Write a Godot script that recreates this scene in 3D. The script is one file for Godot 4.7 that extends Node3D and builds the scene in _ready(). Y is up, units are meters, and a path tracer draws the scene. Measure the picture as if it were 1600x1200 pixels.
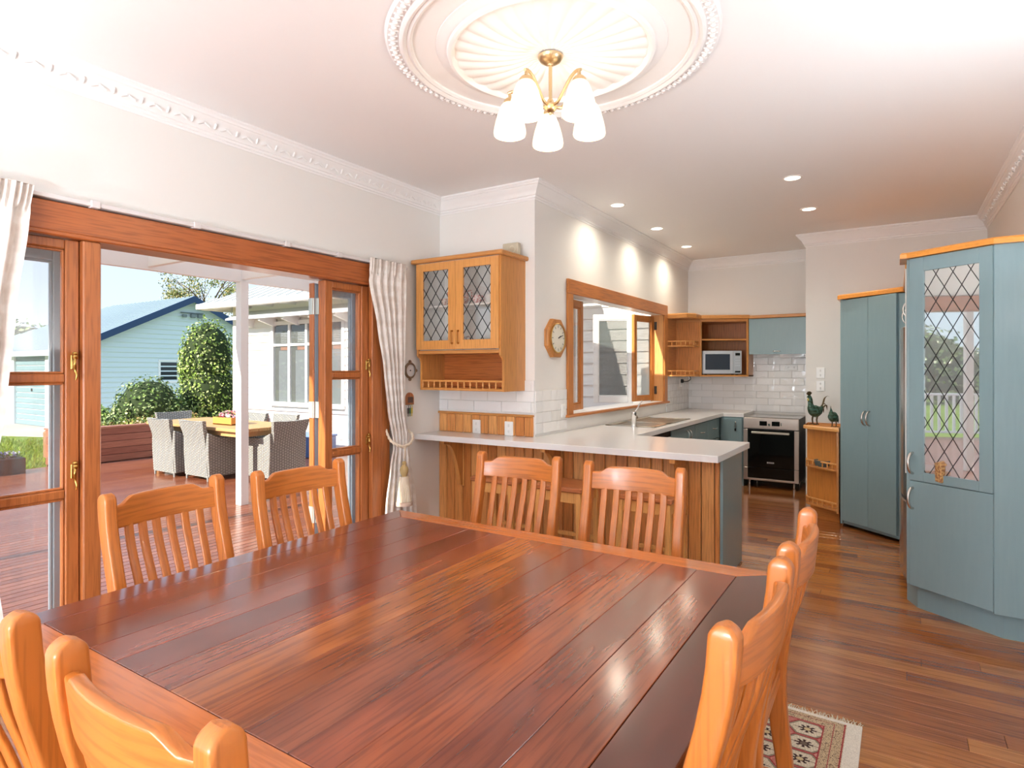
extends Node3D

var rng := RandomNumberGenerator.new()
var names := {}
var mats := {}
var tex := {}

# ---------------------------------------------------------------- mesh collector
class MB:
	var P := PackedVector3Array()
	var N := PackedVector3Array()
	var U := PackedVector2Array()
	var I := PackedInt32Array()
	var has_uv := false

	func tri(a: Vector3, b: Vector3, c: Vector3) -> void:   # counter-clockwise from outside
		var n := (b - a).cross(c - a).normalized()
		var k := P.size()
		P.append_array(PackedVector3Array([a, b, c]))
		N.append_array(PackedVector3Array([n, n, n]))
		U.append_array(PackedVector2Array([Vector2.ZERO, Vector2.ZERO, Vector2.ZERO]))
		I.append_array(PackedInt32Array([k, k + 2, k + 1]))

	func quad(a: Vector3, b: Vector3, c: Vector3, d: Vector3) -> void:
		var n := (c - a).cross(d - b).normalized()
		quadn(a, b, c, d, n, n, n, n)

	func quadn(a: Vector3, b: Vector3, c: Vector3, d: Vector3, na: Vector3, nb: Vector3, nc: Vector3, nd: Vector3) -> void:
		var k := P.size()
		P.append_array(PackedVector3Array([a, b, c, d]))
		N.append_array(PackedVector3Array([na, nb, nc, nd]))
		U.append_array(PackedVector2Array([Vector2(0, 1), Vector2(1, 1), Vector2(1, 0), Vector2(0, 0)]))
		I.append_array(PackedInt32Array([k, k + 2, k + 1, k, k + 3, k + 2]))

	# chamfered box, centre c, full size s, turned by b
	func box(c: Vector3, s: Vector3, ch := 0.0, b := Basis.IDENTITY) -> MB:
		var h := s * 0.5
		ch = minf(ch, minf(h.x, minf(h.y, h.z)) * 0.9)
		if ch <= 0.0:
			for ax in 3:
				for sg in [-1.0, 1.0]:
					var u := Vector3.ZERO
					var v := Vector3.ZERO
					var w := Vector3.ZERO
					w[ax] = sg * h[ax]
					u[(ax + 1) % 3] = h[(ax + 1) % 3]
					v[(ax + 2) % 3] = h[(ax + 2) % 3] * sg
					quad(c + b * (w - u - v), c + b * (w + u - v), c + b * (w + u + v), c + b * (w - u + v))
			return self
		var inn := h - Vector3(ch, ch, ch)
		for ax in 3:
			for sg in [-1.0, 1.0]:
				var u := Vector3.ZERO
				var v := Vector3.ZERO
				var w := Vector3.ZERO
				w[ax] = sg * h[ax]
				u[(ax + 1) % 3] = inn[(ax + 1) % 3]
				v[(ax + 2) % 3] = inn[(ax + 2) % 3] * sg
				quad(c + b * (w - u - v), c + b * (w + u - v), c + b * (w + u + v), c + b * (w - u + v))
		for ax in 3:
			var a1 := (ax + 1) % 3
			var a2 := (ax + 2) % 3
			for s1 in [-1.0, 1.0]:
				for s2 in [-1.0, 1.0]:
					var p := Vector3.ZERO
					var q := Vector3.ZERO
					p[a1] = s1 * h[a1]
					p[a2] = s2 * inn[a2]
					q[a1] = s1 * inn[a1]
					q[a2] = s2 * h[a2]
					var e := Vector3.ZERO
					e[ax] = inn[ax]
					fixed(c, b, p, q, e)
		for sx in [-1.0, 1.0]:
			for sy in [-1.0, 1.0]:
				for sz in [-1.0, 1.0]:
					var p := Vector3(sx * h.x, sy * inn.y, sz * inn.z)
					var q := Vector3(sx * inn.x, sy * h.y, sz * inn.z)
					var r := Vector3(sx * inn.x, sy * inn.y, sz * h.z)
					if sx * sy * sz > 0:
						tri(c + b * p, c + b * q, c + b * r)
					else:
						tri(c + b * p, c + b * r, c + b * q)
		return self

	func fixed(c: Vector3, b: Basis, p: Vector3, q: Vector3, e: Vector3) -> void:
		var n := (2.0 * e).cross(q - p)
		if n.dot(p + q) > 0:
			quad(c + b * (p - e), c + b * (p + e), c + b * (q + e), c + b * (q - e))
		else:
			quad(c + b * (p + e), c + b * (p - e), c + b * (q - e), c + b * (q + e))

	# from corner lo to corner hi
	func cube(lo: Vector3, hi: Vector3, ch := 0.0) -> MB:
		var a := Vector3(minf(lo.x, hi.x), minf(lo.y, hi.y), minf(lo.z, hi.z))
		var z := Vector3(maxf(lo.x, hi.x), maxf(lo.y, hi.y), maxf(lo.z, hi.z))
		return box((a + z) * 0.5, z - a, ch)

	# skin over rings of equal length; normals smooth along, and across where edges turn less than ang
	func loft(rings: Array, ang := 50.0, caps := true, closed := true, along := true) -> MB:
		var m: int = rings.size()
		var k: int = rings[0].size()
		var ne: int = k if closed else k - 1
		var en := []
		var score := 0.0
		for j in m:
			var R: PackedVector3Array = rings[j]
			var ctr := Vector3.ZERO
			for p in R:
				ctr += p
			ctr /= k
			var row := PackedVector3Array()
			for e in ne:
				var i2 := (e + 1) % k
				var t: Vector3
				var ja := maxi(j - 1, 0)
				var jb := mini(j + 1, m - 1)
				t = (rings[jb][e] + rings[jb][i2]) - (rings[ja][e] + rings[ja][i2])
				var ed := R[i2] - R[e]
				if ed.length() < 1e-7:
					var jj := jb if j < m / 2 else ja
					ed = rings[jj][i2] - rings[jj][e]
				var n := ed.cross(t).normalized()
				row.append(n)
				score += n.dot((R[e] + R[i2]) * 0.5 - ctr) * ed.length()
			en.append(row)
		var flip := -1.0 if score < 0 else 1.0
		var lim := cos(deg_to_rad(ang))
		for j in m - 1:
			for e in ne:
				var i2 := (e + 1) % k
				var ns := []
				for q in [[j, 0], [j, 1], [j + 1, 1], [j + 1, 0]]:
					var jj: int = q[0]
					var n: Vector3 = en[jj][e] * flip
					if not along:
						n = ((en[j][e] + en[j + 1][e]) * flip).normalized()
					var oe: int = (e + 1) if q[1] == 1 else (e - 1)
					if closed:
						oe = (oe + k) % k
					if oe >= 0 and oe < ne:
						var o: Vector3 = en[jj][oe] * flip
						if n.dot(o) > lim:
							var w0: float = maxf((rings[jj][i2] - rings[jj][e]).length(), 1e-5)
							var w1: float = maxf((rings[jj][(oe + 1) % k] - rings[jj][oe]).length(), 1e-5)
							n = (n * w0 + o * w1).normalized()
					ns.append(n)
				var a: Vector3 = rings[j][e]
				var b: Vector3 = rings[j][i2]
				var c: Vector3 = rings[j + 1][i2]
				var d: Vector3 = rings[j + 1][e]
				if flip > 0:
					quadn(a, b, c, d, ns[0], ns[1], ns[2], ns[3])
				else:
					quadn(b, a, d, c, ns[1], ns[0], ns[3], ns[2])
		if caps and closed:
			fan(rings[0], flip < 0)
			fan(rings[m - 1], flip > 0)
		return self

	func fan(R: PackedVector3Array, fwd: bool) -> void:
		var c := Vector3.ZERO
		for p in R:
			c += p
		c /= R.size()
		for i in R.size():
			var a := R[i]
			var b := R[(i + 1) % R.size()]
			if (b - a).length() < 1e-6:
				continue
			if fwd:
				tri(c, a, b)
			else:
				tri(c, b, a)

	# round tube along a path
	func tube(path: PackedVector3Array, r: float, seg := 8, r2 := -1.0) -> MB:
		var prof := PackedVector2Array()
		for i in seg:
			prof.append(Vector2(cos(TAU * i / seg), sin(TAU * i / seg)))
		var rr := PackedFloat32Array()
		for j in path.size():
			rr.append(r if r2 < 0 else lerpf(r, r2, float(j) / maxf(1, path.size() - 1)))
		return sweep(path, prof, Vector3.ZERO, rr)

	# profile in (x along side, y along up) swept on a path
	func sweep(path: PackedVector3Array, prof: PackedVector2Array, side := Vector3.ZERO, sc := PackedFloat32Array(), ang := 50.0, caps := true) -> MB:
		var rings := []
		var X := side
		for j in path.size():
			var t := (path[mini(j + 1, path.size() - 1)] - path[maxi(j - 1, 0)]).normalized()
			if X == Vector3.ZERO:
				X = t.cross(Vector3.UP if absf(t.y) < 0.9 else Vector3.RIGHT)
			if side != Vector3.ZERO:
				X = side
			X = (X - t * X.dot(t)).normalized()
			var Y := t.cross(X)
			var R := PackedVector3Array()
			var s := sc[j] if sc.size() else 1.0
			for q in prof:
				R.append(path[j] + (X * q.x + Y * q.y) * s)
			rings.append(R)
		return loft(rings, ang, caps)

	# pts: (radius, height) bottom to top
	func lathe(pts: PackedVector2Array, c := Vector3.ZERO, seg := 20, ang := 40.0, b := Basis.IDENTITY) -> MB:
		var m := pts.size()
		var fn := []
		for j in m - 1:
			var d := pts[j + 1] - pts[j]
			fn.append(Vector2(d.y, -d.x).normalized())
		var lim := cos(deg_to_rad(ang))
		for j in m - 1:
			var n0: Vector2 = fn[j]
			var n1: Vector2 = fn[j]
			if j > 0 and fn[j].dot(fn[j - 1]) > lim:
				n0 = (fn[j] + fn[j - 1]).normalized()
			if j < m - 2 and fn[j].dot(fn[j + 1]) > lim:
				n1 = (fn[j] + fn[j + 1]).normalized()
			for i in seg:
				var a := TAU * i / seg
				var a2 := TAU * (i + 1) / seg
				var d1 := Vector3(cos(a), 0, -sin(a))
				var d2 := Vector3(cos(a2), 0, -sin(a2))
				var p := pts[j]
				var q := pts[j + 1]
				quadn(c + b * (d1 * p.x + Vector3.UP * p.y), c + b * (d2 * p.x + Vector3.UP * p.y), c + b * (d2 * q.x + Vector3.UP * q.y), c + b * (d1 * q.x + Vector3.UP * q.y),
					b * (d1 * n0.x + Vector3.UP * n0.y), b * (d2 * n0.x + Vector3.UP * n0.y), b * (d2 * n1.x + Vector3.UP * n1.y), b * (d1 * n1.x + Vector3.UP * n1.y))
		return self

	# polygon in the plane (ux, uy) from o, thick along n = ux x uy, chamfered by ch at the +n face
	func slab(poly: PackedVector2Array, o: Vector3, ux: Vector3, uy: Vector3, thick: float, ch := 0.0, both := true) -> MB:
		if Geometry2D.is_polygon_clockwise(poly):
			poly = poly.duplicate()
			poly.reverse()
		# is_polygon_clockwise works with y down; make sure of counter-clockwise by area
		var area := 0.0
		for i in poly.size():
			area += poly[i].cross(poly[(i + 1) % poly.size()])
		if area < 0:
			poly = poly.duplicate()
			poly.reverse()
		var n := ux.cross(uy).normalized()
		var up := poly
		if ch > 0:
			var off := inset(poly, ch)
			up = off
		var at := func(p: Vector2, h: float) -> Vector3: return o + ux * p.x + uy * p.y + n * h
		var k := poly.size()
		for i in k:
			var a := poly[i]
			var b := poly[(i + 1) % k]
			quad(at.call(a, 0.0), at.call(b, 0.0), at.call(b, thick - ch), at.call(a, thick - ch))
			if ch > 0:
				quad(at.call(a, thick - ch), at.call(b, thick - ch), at.call(up[(i + 1) % k], thick), at.call(up[i], thick))
		var ix := Geometry2D.triangulate_polygon(up)
		for i in range(0, ix.size(), 3):
			face3(at.call(up[ix[i]], thick), at.call(up[ix[i + 1]], thick), at.call(up[ix[i + 2]], thick), n)
		if both:
			ix = Geometry2D.triangulate_polygon(poly)
			for i in range(0, ix.size(), 3):
				face3(at.call(poly[ix[i]], 0.0), at.call(poly[ix[i + 1]], 0.0), at.call(poly[ix[i + 2]], 0.0), -n)
		return self

	func face3(a: Vector3, b: Vector3, c: Vector3, n: Vector3) -> void:
		if (b - a).cross(c - a).dot(n) > 0:
			tri(a, b, c)
		else:
			tri(a, c, b)

	static func inset(poly: PackedVector2Array, d: float) -> PackedVector2Array:
		var r := PackedVector2Array()
		var k := poly.size()
		for i in k:
			var e1 := (poly[i] - poly[(i + k - 1) % k]).normalized()
			var e2 := (poly[(i + 1) % k] - poly[i]).normalized()
			var n1 := Vector2(-e1.y, e1.x)
			var n2 := Vector2(-e2.y, e2.x)
			var s := n1 + n2
			r.append(poly[i] + s * (d / maxf(0.3, s.dot(n1))))
		return r

	func scaled(s: float) -> MB:
		for i in P.size():
			P[i] *= s
		return self

	func mesh() -> ArrayMesh:
		var a := []
		a.resize(Mesh.ARRAY_MAX)
		a[Mesh.ARRAY_VERTEX] = P
		a[Mesh.ARRAY_NORMAL] = N
		if has_uv:
			a[Mesh.ARRAY_TEX_UV] = U
		a[Mesh.ARRAY_INDEX] = I
		var m := ArrayMesh.new()
		m.add_surface_from_arrays(Mesh.PRIMITIVE_TRIANGLES, a)
		return m

static func rrect(w: float, h: float, r: float, k := 2) -> PackedVector2Array:
	var out := PackedVector2Array()
	for q in 4:
		var c := Vector2((w / 2 - r) * (1 if q in [0, 3] else -1), (h / 2 - r) * (1 if q in [0, 1] else -1))
		for i in k + 1:
			var a := PI / 2 * (q + float(i) / k)
			out.append(c + Vector2(cos(a), sin(a)) * r)
	return out

func mb() -> MB:
	return MB.new()

func V(x: float, y: float, z: float) -> Vector3:
	return Vector3(x, y, z)

func pv(a: Array) -> PackedVector3Array:
	var r := PackedVector3Array()
	for i in range(0, a.size(), 3):
		r.append(Vector3(a[i], a[i + 1], a[i + 2]))
	return r

func p2(a: Array) -> PackedVector2Array:
	var r := PackedVector2Array()
	for i in range(0, a.size(), 2):
		r.append(Vector2(a[i], a[i + 1]))
	return r

func spline(pts: PackedVector3Array, n: int) -> PackedVector3Array:
	var c := Curve3D.new()
	for i in pts.size():
		var t := (pts[mini(i + 1, pts.size() - 1)] - pts[maxi(i - 1, 0)]) / 6.0
		c.add_point(pts[i], -t, t)
	var L := c.get_baked_length()
	var r := PackedVector3Array()
	for i in n + 1:
		r.append(c.sample_baked(L * i / n, true))
	return r

# ---------------------------------------------------------------- objects
func numbered(n: String) -> String:
	var k: int = names.get(n, 0)
	names[n] = k + 1
	return n if k == 0 else "%s_%03d" % [n, k]

func tag(o: Node, label := "", category := "", group := "", kind := "") -> Node:
	if label:
		o.set_meta("label", label)
	if category:
		o.set_meta("category", category)
	if group:
		o.set_meta("group", group)
	if kind:
		o.set_meta("kind", kind)
	return o

func thing(called: String, label: String, category: String, at := Vector3.ZERO, yaw := 0.0, group := "") -> Node3D:
	var o := Node3D.new()
	o.name = numbered(called)
	add_child(o)
	o.position = at
	o.rotation.y = yaw
	tag(o, label, category, group)
	return o

# one mesh in its parent's axes; at moves it
func part(parent: Node3D, called: String, m, mat: Material, at := Vector3.ZERO) -> MeshInstance3D:
	var o := MeshInstance3D.new()
	o.mesh = m.mesh() if m is MB else m
	o.material_override = mat
	o.name = called if parent != self else numbered(called)
	o.position = at
	parent.add_child(o, true)
	return o

# one mesh given in the world's axes, under a thing that is not turned
func wpart(parent: Node3D, called: String, m, mat: Material) -> MeshInstance3D:
	var off := Vector3.ZERO
	var p: Node = parent
	while p != self:
		off -= p.position
		p = p.get_parent()
	return part(parent, called, m, mat, off)

func struct(called: String, m, mat: Material, label := "") -> MeshInstance3D:
	var o := part(self, called, m, mat)
	tag(o, label, "", "", "structure")
	return o

func copy(o: Node3D, at: Vector3, yaw: float, label: String) -> Node3D:
	var c: Node3D = o.duplicate()
	c.name = numbered(String(o.name))
	add_child(c)
	c.position = at
	c.rotation.y = yaw
	c.set_meta("label", label)
	return c

# ---------------------------------------------------------------- materials
func ramp_tex(key: String, freq: float, cols: Array, octaves := 4, size := 256, kind := FastNoiseLite.TYPE_SIMPLEX_SMOOTH, seed_ := 1) -> NoiseTexture2D:
	if tex.has(key):
		return tex[key]
	var n := FastNoiseLite.new()
	n.noise_type = kind
	n.frequency = freq
	n.seed = seed_
	n.fractal_octaves = octaves
	var t := NoiseTexture2D.new()
	t.width = size
	t.height = size
	t.seamless = true
	t.noise = n
	var g := Gradient.new()
	var offs := PackedFloat32Array()
	var cc := PackedColorArray()
	for i in range(0, cols.size(), 2):
		offs.append(cols[i])
		cc.append(cols[i + 1])
	g.offsets = offs
	g.colors = cc
	t.color_ramp = g
	tex[key] = t
	return t

func flat(key: String, c: Color, rough := 0.6, metal := 0.0, spec := 0.5) -> StandardMaterial3D:
	if mats.has(key):
		return mats[key]
	var m := StandardMaterial3D.new()
	m.resource_name = key
	m.albedo_color = c
	m.roughness = rough
	m.metallic = metal
	m.metallic_specular = spec
	mats[key] = m
	return m

func rgb(r: int, g: int, b: int) -> Color:
	return Color(r / 255.0, g / 255.0, b / 255.0)

# wood: grain runs along axis (0 x, 1 y, 2 z)
func wood(key: String, c: Color, axis: int, rough := 0.35, strong := 0.5, coat := 0.0, shift := 0.0, fine := 1.0, world := false) -> StandardMaterial3D:
	if mats.has(key):
		return mats[key]
	var gr := c.get_luminance()
	c = c.lerp(Color(gr * 1.04, gr, gr * 0.94), 0.04)
	var m := flat(key, c, rough)
	var k := strong * 0.5
	m.albedo_texture = ramp_tex("grain%d" % int(strong * 100), 0.018, [0.0, Color(1.0 - k, 1.0 - k * 1.15, 1.0 - k * 1.25), 0.36, Color(1.0 - k * 0.5, 1.0 - k * 0.55, 1.0 - k * 0.6), 0.5, Color(1.0 - k * 0.12, 1.0 - k * 0.14, 1.0 - k * 0.16), 1.0, Color.WHITE], 5, 512)
	m.uv1_triplanar = true
	m.uv1_world_triplanar = world
	var s := Vector3(6.5, 6.5, 6.5) * fine
	s[axis] = 0.32 * fine
	m.uv1_scale = s
	m.uv1_offset = Vector3(shift, shift * 1.7, shift * 2.3)
	if coat > 0:
		m.clearcoat_enabled = true
		m.clearcoat = coat
		m.clearcoat_roughness = 0.14
	return m

func glass(key: String, tint: Color, alpha: float, rough := 0.02) -> StandardMaterial3D:
	if mats.has(key):
		return mats[key]
	var m := flat(key, Color(tint.r, tint.g, tint.b, alpha), rough)
	m.transparency = BaseMaterial3D.TRANSPARENCY_ALPHA
	return m

func glow(key: String, c: Color, e: float) -> StandardMaterial3D:
	if mats.has(key):
		return mats[key]
	var m := flat(key, c, 0.5)
	m.emission_enabled = true
	m.emission = c
	m.emission_energy_multiplier = e
	return m

# ================================================================ camera, sky, lights
func _ready() -> void:
	rng.seed = 11
	var cam := Camera3D.new()
	cam.name = "camera"
	add_child(cam)
	cam.projection = Camera3D.PROJECTION_FRUSTUM
	cam.near = 0.05
	cam.far = 300.0
	cam.size = 2.0 * 0.05 * 600.0 / 941.5
	cam.frustum_offset = Vector2(0, -23.5 / 941.5 * 0.05)
	cam.position = V(0, 1.47, 0)
	cam.rotation.y = atan(600.0 / 941.5)
	cam.current = true

	var we := WorldEnvironment.new()
	we.name = "world_environment"
	var e := Environment.new()
	var sm := ProceduralSkyMaterial.new()
	sm.sky_top_color = Color(0.70, 0.83, 0.98)
	sm.sky_horizon_color = Color(0.90, 0.955, 1.0)
	sm.sky_curve = 0.22
	sm.ground_horizon_color = Color(0.62, 0.66, 0.62)
	sm.ground_bottom_color = Color(0.42, 0.44, 0.38)
	sm.sky_energy_multiplier = 0.95
	sm.ground_energy_multiplier = 0.6
	var sk := Sky.new()
	sk.sky_material = sm
	e.background_mode = Environment.BG_SKY
	e.sky = sk
	e.background_energy_multiplier = 1.0
	e.tonemap_mode = Environment.TONE_MAPPER_LINEAR
	e.tonemap_exposure = 1.42
	e.sdfgi_enabled = true
	e.ssao_enabled = true
	e.ssil_enabled = true
	we.environment = e
	add_child(we)

	var sun := DirectionalLight3D.new()
	sun.name = "sun"
	add_child(sun)
	sun.look_at_from_position(Vector3.ZERO, V(0.15, -0.5, -0.85), Vector3.UP)
	sun.light_color = Color(1.0, 0.955, 0.88)
	sun.light_energy = 2.2
	sun.light_angular_distance = 0.53
	sun.shadow_enabled = true
	sun.sky_mode = DirectionalLight3D.SKY_MODE_LIGHT_ONLY

	shell()
	openings()
	dining()
	kitchen()
	east_side()
	small_things()
	outside()
	greenery()

func omni(parent: Node3D, at: Vector3, energy: float, c: Color, size: float) -> void:
	var l := OmniLight3D.new()
	l.name = "lamp_light"
	parent.add_child(l, true)
	l.position = at
	l.light_energy = energy
	l.light_color = c
	l.light_size = size
	l.omni_range = 20.0
	l.omni_attenuation = 2.0
	l.shadow_enabled = true

# ================================================================ the room shell
const XW := -3.5
const XE := 0.77
const ZR := -4.27
const XK := -2.5
const ZN := -8.6
const ZP := -7.62
const XP := -0.87
const ZS := 3.2
const HC := 3.0

func shell() -> void:
	var paint := flat("wall_paint", rgb(240, 238, 234), 0.75, 0, 0.3)
	var ceil_paint := flat("ceiling_paint", rgb(249, 248, 247), 0.8, 0, 0.3)
	# floor: slab and boards
	var fl := struct("floor", mb().cube(V(XW - 0.12, -0.25, ZN - 0.12), V(XE + 0.12, -0.022, ZS + 0.12)), flat("subfloor", rgb(90, 60, 40), 0.8), "polished timber board floor")
	var tones := []
	var base := [rgb(184, 116, 54), rgb(176, 106, 48), rgb(164, 94, 42), rgb(194, 126, 62), rgb(158, 90, 42), rgb(180, 110, 50), rgb(150, 84, 42), rgb(190, 122, 58)]
	for i in 8:
		tones.append(wood("floor_board_%d" % i, base[i], 0, 0.16, 0.5, 0.6, i * 0.31, 0.9, true))
	var z := ZN
	var row := 0
	while z < ZS:
		var w := 0.1
		var x := XW
		var first := true
		var seglen := 0.0
		while x < XE - 0.01:
			if z > -0.4:
				seglen = 9.0
			else:
				seglen = rng.randf_range(1.3, 3.0) if not first else rng.randf_range(0.6, 2.6)
			first = false
			var x2 := minf(XE, x + seglen)
			if XE - x2 < 0.4:
				x2 = XE
			var m := mb().box(Vector3.ZERO, V(x2 - x - 0.0012, 0.022, w - 0.0012), 0.0012)
			part(fl, "plank", m, tones[rng.randi() % 8], V((x + x2) / 2, -0.011, z + w / 2))
			x = x2
		z += w
		row += 1
	struct("ceiling", mb().cube(V(XW - 0.6, HC, ZR - 0.2), V(XE + 0.12, HC + 0.18, ZS + 0.12)).cube(V(XK - 0.3, HC, ZN - 0.3), V(XE + 0.12, HC + 0.18, ZR - 0.2)), ceil_paint, "plain white plaster ceiling")
	# walls
	var t := 0.12
	var w_ := mb()
	w_.cube(V(XW - t, 0, ZS + t), V(XW, HC, -0.3))
	w_.cube(V(XW - t, 2.16, -0.3), V(XW, HC, -3.53))
	w_.cube(V(XW - t, 0, -3.53), V(XW, HC, ZR - t))
	var ww := struct("wall_west", w_, paint, "white wall holding the folding timber doors")
	var wr := struct("wall_return", mb().cube(V(XW, 0, ZR - t), V(XK, HC, ZR)), paint, "short white wall behind the glazed timber wall cabinet")
	var k := mb()
	k.cube(V(XK - t, 0, ZR - t), V(XK, HC, -4.94))
	k.cube(V(XK - t, 0, -4.94), V(XK, 1.06, -7.5))
	k.cube(V(XK - t, 2.18, -4.94), V(XK, HC, -7.5))
	k.cube(V(XK - t, 0, -7.5), V(XK, HC, ZN - t))
	var wk := struct("wall_kitchen", k, paint, "white kitchen wall holding the servery window")
	var wn := struct("wall_north", mb().cube(V(XK, 0, ZN - t), V(XP, HC, ZN)), paint, "white wall behind the oven")
	struct("wall_pantry", mb().cube(V(XP, 0, ZN - t), V(XE, HC, ZP)), paint, "white wall beside the pantry")
	var we := mb()
	we.cube(V(XE, 0, ZN - t), V(XE + t, HC, 0.4))
	we.cube(V(XE, 2.4, 0.4), V(XE + t, HC, 2.8))
	we.cube(V(XE, 0, 2.8), V(XE + t, HC, ZS + t))
	struct("wall_east", we, paint, "white wall behind the tall cabinets")
	struct("wall_south", mb().cube(V(XW, 0, ZS), V(XE, HC, ZS + t)), paint, "white wall at the near end of the room")
	# window behind the camera on the east side
	var wf := flat("white_gloss", rgb(244, 243, 240), 0.35)
	var w2 := struct("window_2", mb().cube(V(XE, 0.0, 0.4), V(XE + t, 0.06, 2.8)).cube(V(XE, 2.34, 0.4), V(XE + t, 2.4, 2.8)).cube(V(XE, 0.06, 0.4), V(XE + t, 2.34, 0.46)).cube(V(XE, 0.06, 2.74), V(XE + t, 2.34, 2.8)).cube(V(XE + 0.02, 0.06, 1.57), V(XE + t - 0.02, 2.34, 1.63)), wf, "white framed window in the east wall")
	part(w2, "pane", mb().cube(V(XE + 0.05, 0.06, 0.46), V(XE + 0.056, 2.34, 1.57)), glass("window_glass", Color.WHITE, 0.04))
	part(w2, "pane", mb().cube(V(XE + 0.05, 0.06, 1.63), V(XE + 0.056, 2.34, 2.74)), glass("window_glass", Color.WHITE, 0.04))

	# cornices, mitred at the corners
	var corner := [V(XW, 0, ZS), V(XW, 0, ZR), V(XK, 0, ZR), V(XK, 0, ZN), V(XP, 0, ZN), V(XP, 0, ZP), V(XE, 0, ZP), V(XE, 0, ZS)]
	var prof := p2([0, 0.0, 0.094, 0.0, 0.094, 0.012, 0.082, 0.02, 0.078, 0.03, 0.068, 0.034, 0.064, 0.045, 0.044, 0.062, 0.03, 0.085, 0.024, 0.104, 0.014, 0.108, 0.014, 0.122, 0.005, 0.128, 0.005, 0.14, 0, 0.14])
	var over := ["the folding doors", "the glazed wall cabinet", "the servery window", "the oven wall", "the return beside the oven", "the pantry", "the tall cabinets on the right", "the near end wall"]
	for i in 8:
		var a: Vector3 = corner[i]
		var b: Vector3 = corner[(i + 1) % 8]
		var d := (b - a).normalized()
		var inn := Vector3(-d.z, 0, d.x)          # into the room
		var pa: Vector3 = corner[(i + 7) % 8]
		var nb: Vector3 = corner[(i + 2) % 8]
		var d0 := (a - pa).normalized()
		var d2 := (nb - b).normalized()
		var i0 := Vector3(-d0.z, 0, d0.x)
		var i2 := Vector3(-d2.z, 0, d2.x)
		var ra := PackedVector3Array()
		var rb := PackedVector3Array()
		for q in prof:
			ra.append(a + (inn + i0) * q.x + Vector3.UP * (HC - q.y))
			rb.append(b + (inn + i2) * q.x + Vector3.UP * (HC - q.y))
		var tr := struct("trim_%d" % (i + 1), mb().loft([ra, rb], 30.0, true), ceil_paint, "moulded white plaster cornice above " + over[i])
		# small pressed motif along the cove
		if i in [0, 6]:
			var mo := mb()
			var L := (b - a).length()
			var s := 0.12
			while s < L - 0.12:
				var c := a + d * s + inn * 0.046 + Vector3.UP * (HC - 0.072)
				var bs := Basis(d, (Vector3.UP + inn * 0.6).normalized(), (inn - Vector3.UP * 0.6).normalized())
				mo.box(c, V(0.014, 0.036, 0.012), 0.005, bs)
				mo.box(c + d * 0.05 - Vector3.UP * 0.006, V(0.045, 0.012, 0.01), 0.004, Basis(Vector3.UP.cross(d), 0) * bs if false else bs.rotated(inn, 0.5))
				mo.box(c + d * 0.09 - Vector3.UP * 0.006, V(0.045, 0.012, 0.01), 0.004, bs.rotated(inn, -0.5))
				s += 0.14
			tag(part(tr, "pressed_motif", mo, ceil_paint), "", "", "", "stuff")
	tiles(wr, wk, wn)

# ---------------------------------------------------------------- splashback tiles
func tiles(wr: Node3D, wk: Node3D, wn: Node3D) -> void:
	var mm := []
	for i in 4:
		var m := flat("tile_glaze_%d" % i, [rgb(243, 242, 240), rgb(238, 237, 235), rgb(246, 245, 244), rgb(240, 240, 240)][i], 0.12)
		m.heightmap_enabled = true
		m.heightmap_texture = ramp_tex("tile_wave", 0.012, [0.0, Color.BLACK, 1.0, Color.WHITE], 2, 128)
		m.heightmap_scale = 0.35
		m.uv1_triplanar = true
		m.uv1_world_triplanar = true
		m.uv1_scale = Vector3(4, 4, 4)
		mm.append(m)
	var grout := flat("grout", rgb(214, 212, 208), 0.8)
	var cache := {}
	var lay := func(parent: Node3D, o: Vector3, u: Vector3, n: Vector3, L: float, y0: float, y1: float, tw: float, th: float, shift: float) -> void:
		var bm := mb().box(o + u * L / 2 + Vector3.UP * ((y0 + y1) / 2) + n * 0.002, (u * L + Vector3.UP * (y1 - y0) + n * 0.004).abs())
		part(parent, "grout_bed", bm, grout)
		var r := 0
		var y := y0
		while y < y1 - 0.01:
			var h := minf(th, y1 - y)
			var s := -tw + fposmod(shift + (tw * 0.5 if r % 2 else 0.0), tw)
			while s < L - 0.004:
				var a := maxf(s, 0.0)
				var b := minf(s + tw, L)
				s += tw
				if b - a < 0.01:
					continue
				var key := "%d_%d_%d" % [roundi((b - a) * 1000), roundi(h * 1000), 0 if absf(u.x) > 0.5 else 1]
				if not cache.has(key):
					cache[key] = mb().box(Vector3.ZERO, (u * (b - a - 0.003) + Vector3.UP * (h - 0.003) + n * 0.008).abs(), 0.002).mesh()
				part(parent, "tile", cache[key], mm[rng.randi() % 4], o + u * (a + b) / 2 + Vector3.UP * (y + h / 2) + n * 0.006)
			y += th
			r += 1
	lay.call(wr, V(XW, 0, ZR), V(1, 0, 0), V(0, 0, 1), 1.0 - 0.001, 1.105, 1.375, 0.29, 0.09, 0.1)
	lay.call(wk, V(XK, 0, ZR), V(0, 0, -1), V(1, 0, 0), 0.56, 0.93, 1.29, 0.29, 0.09, 0.12)
	lay.call(wk, V(XK, 0, -7.61), V(0, 0, -1), V(1, 0, 0), 0.98, 0.91, 1.54, 0.29, 0.09, 0.0)
	lay.call(wn, V(XK, 0, ZN), V(1, 0, 0), V(0, 0, 1), -XK + XP, 0.9, 1.71, 0.29, 0.09, 0.05)

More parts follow.
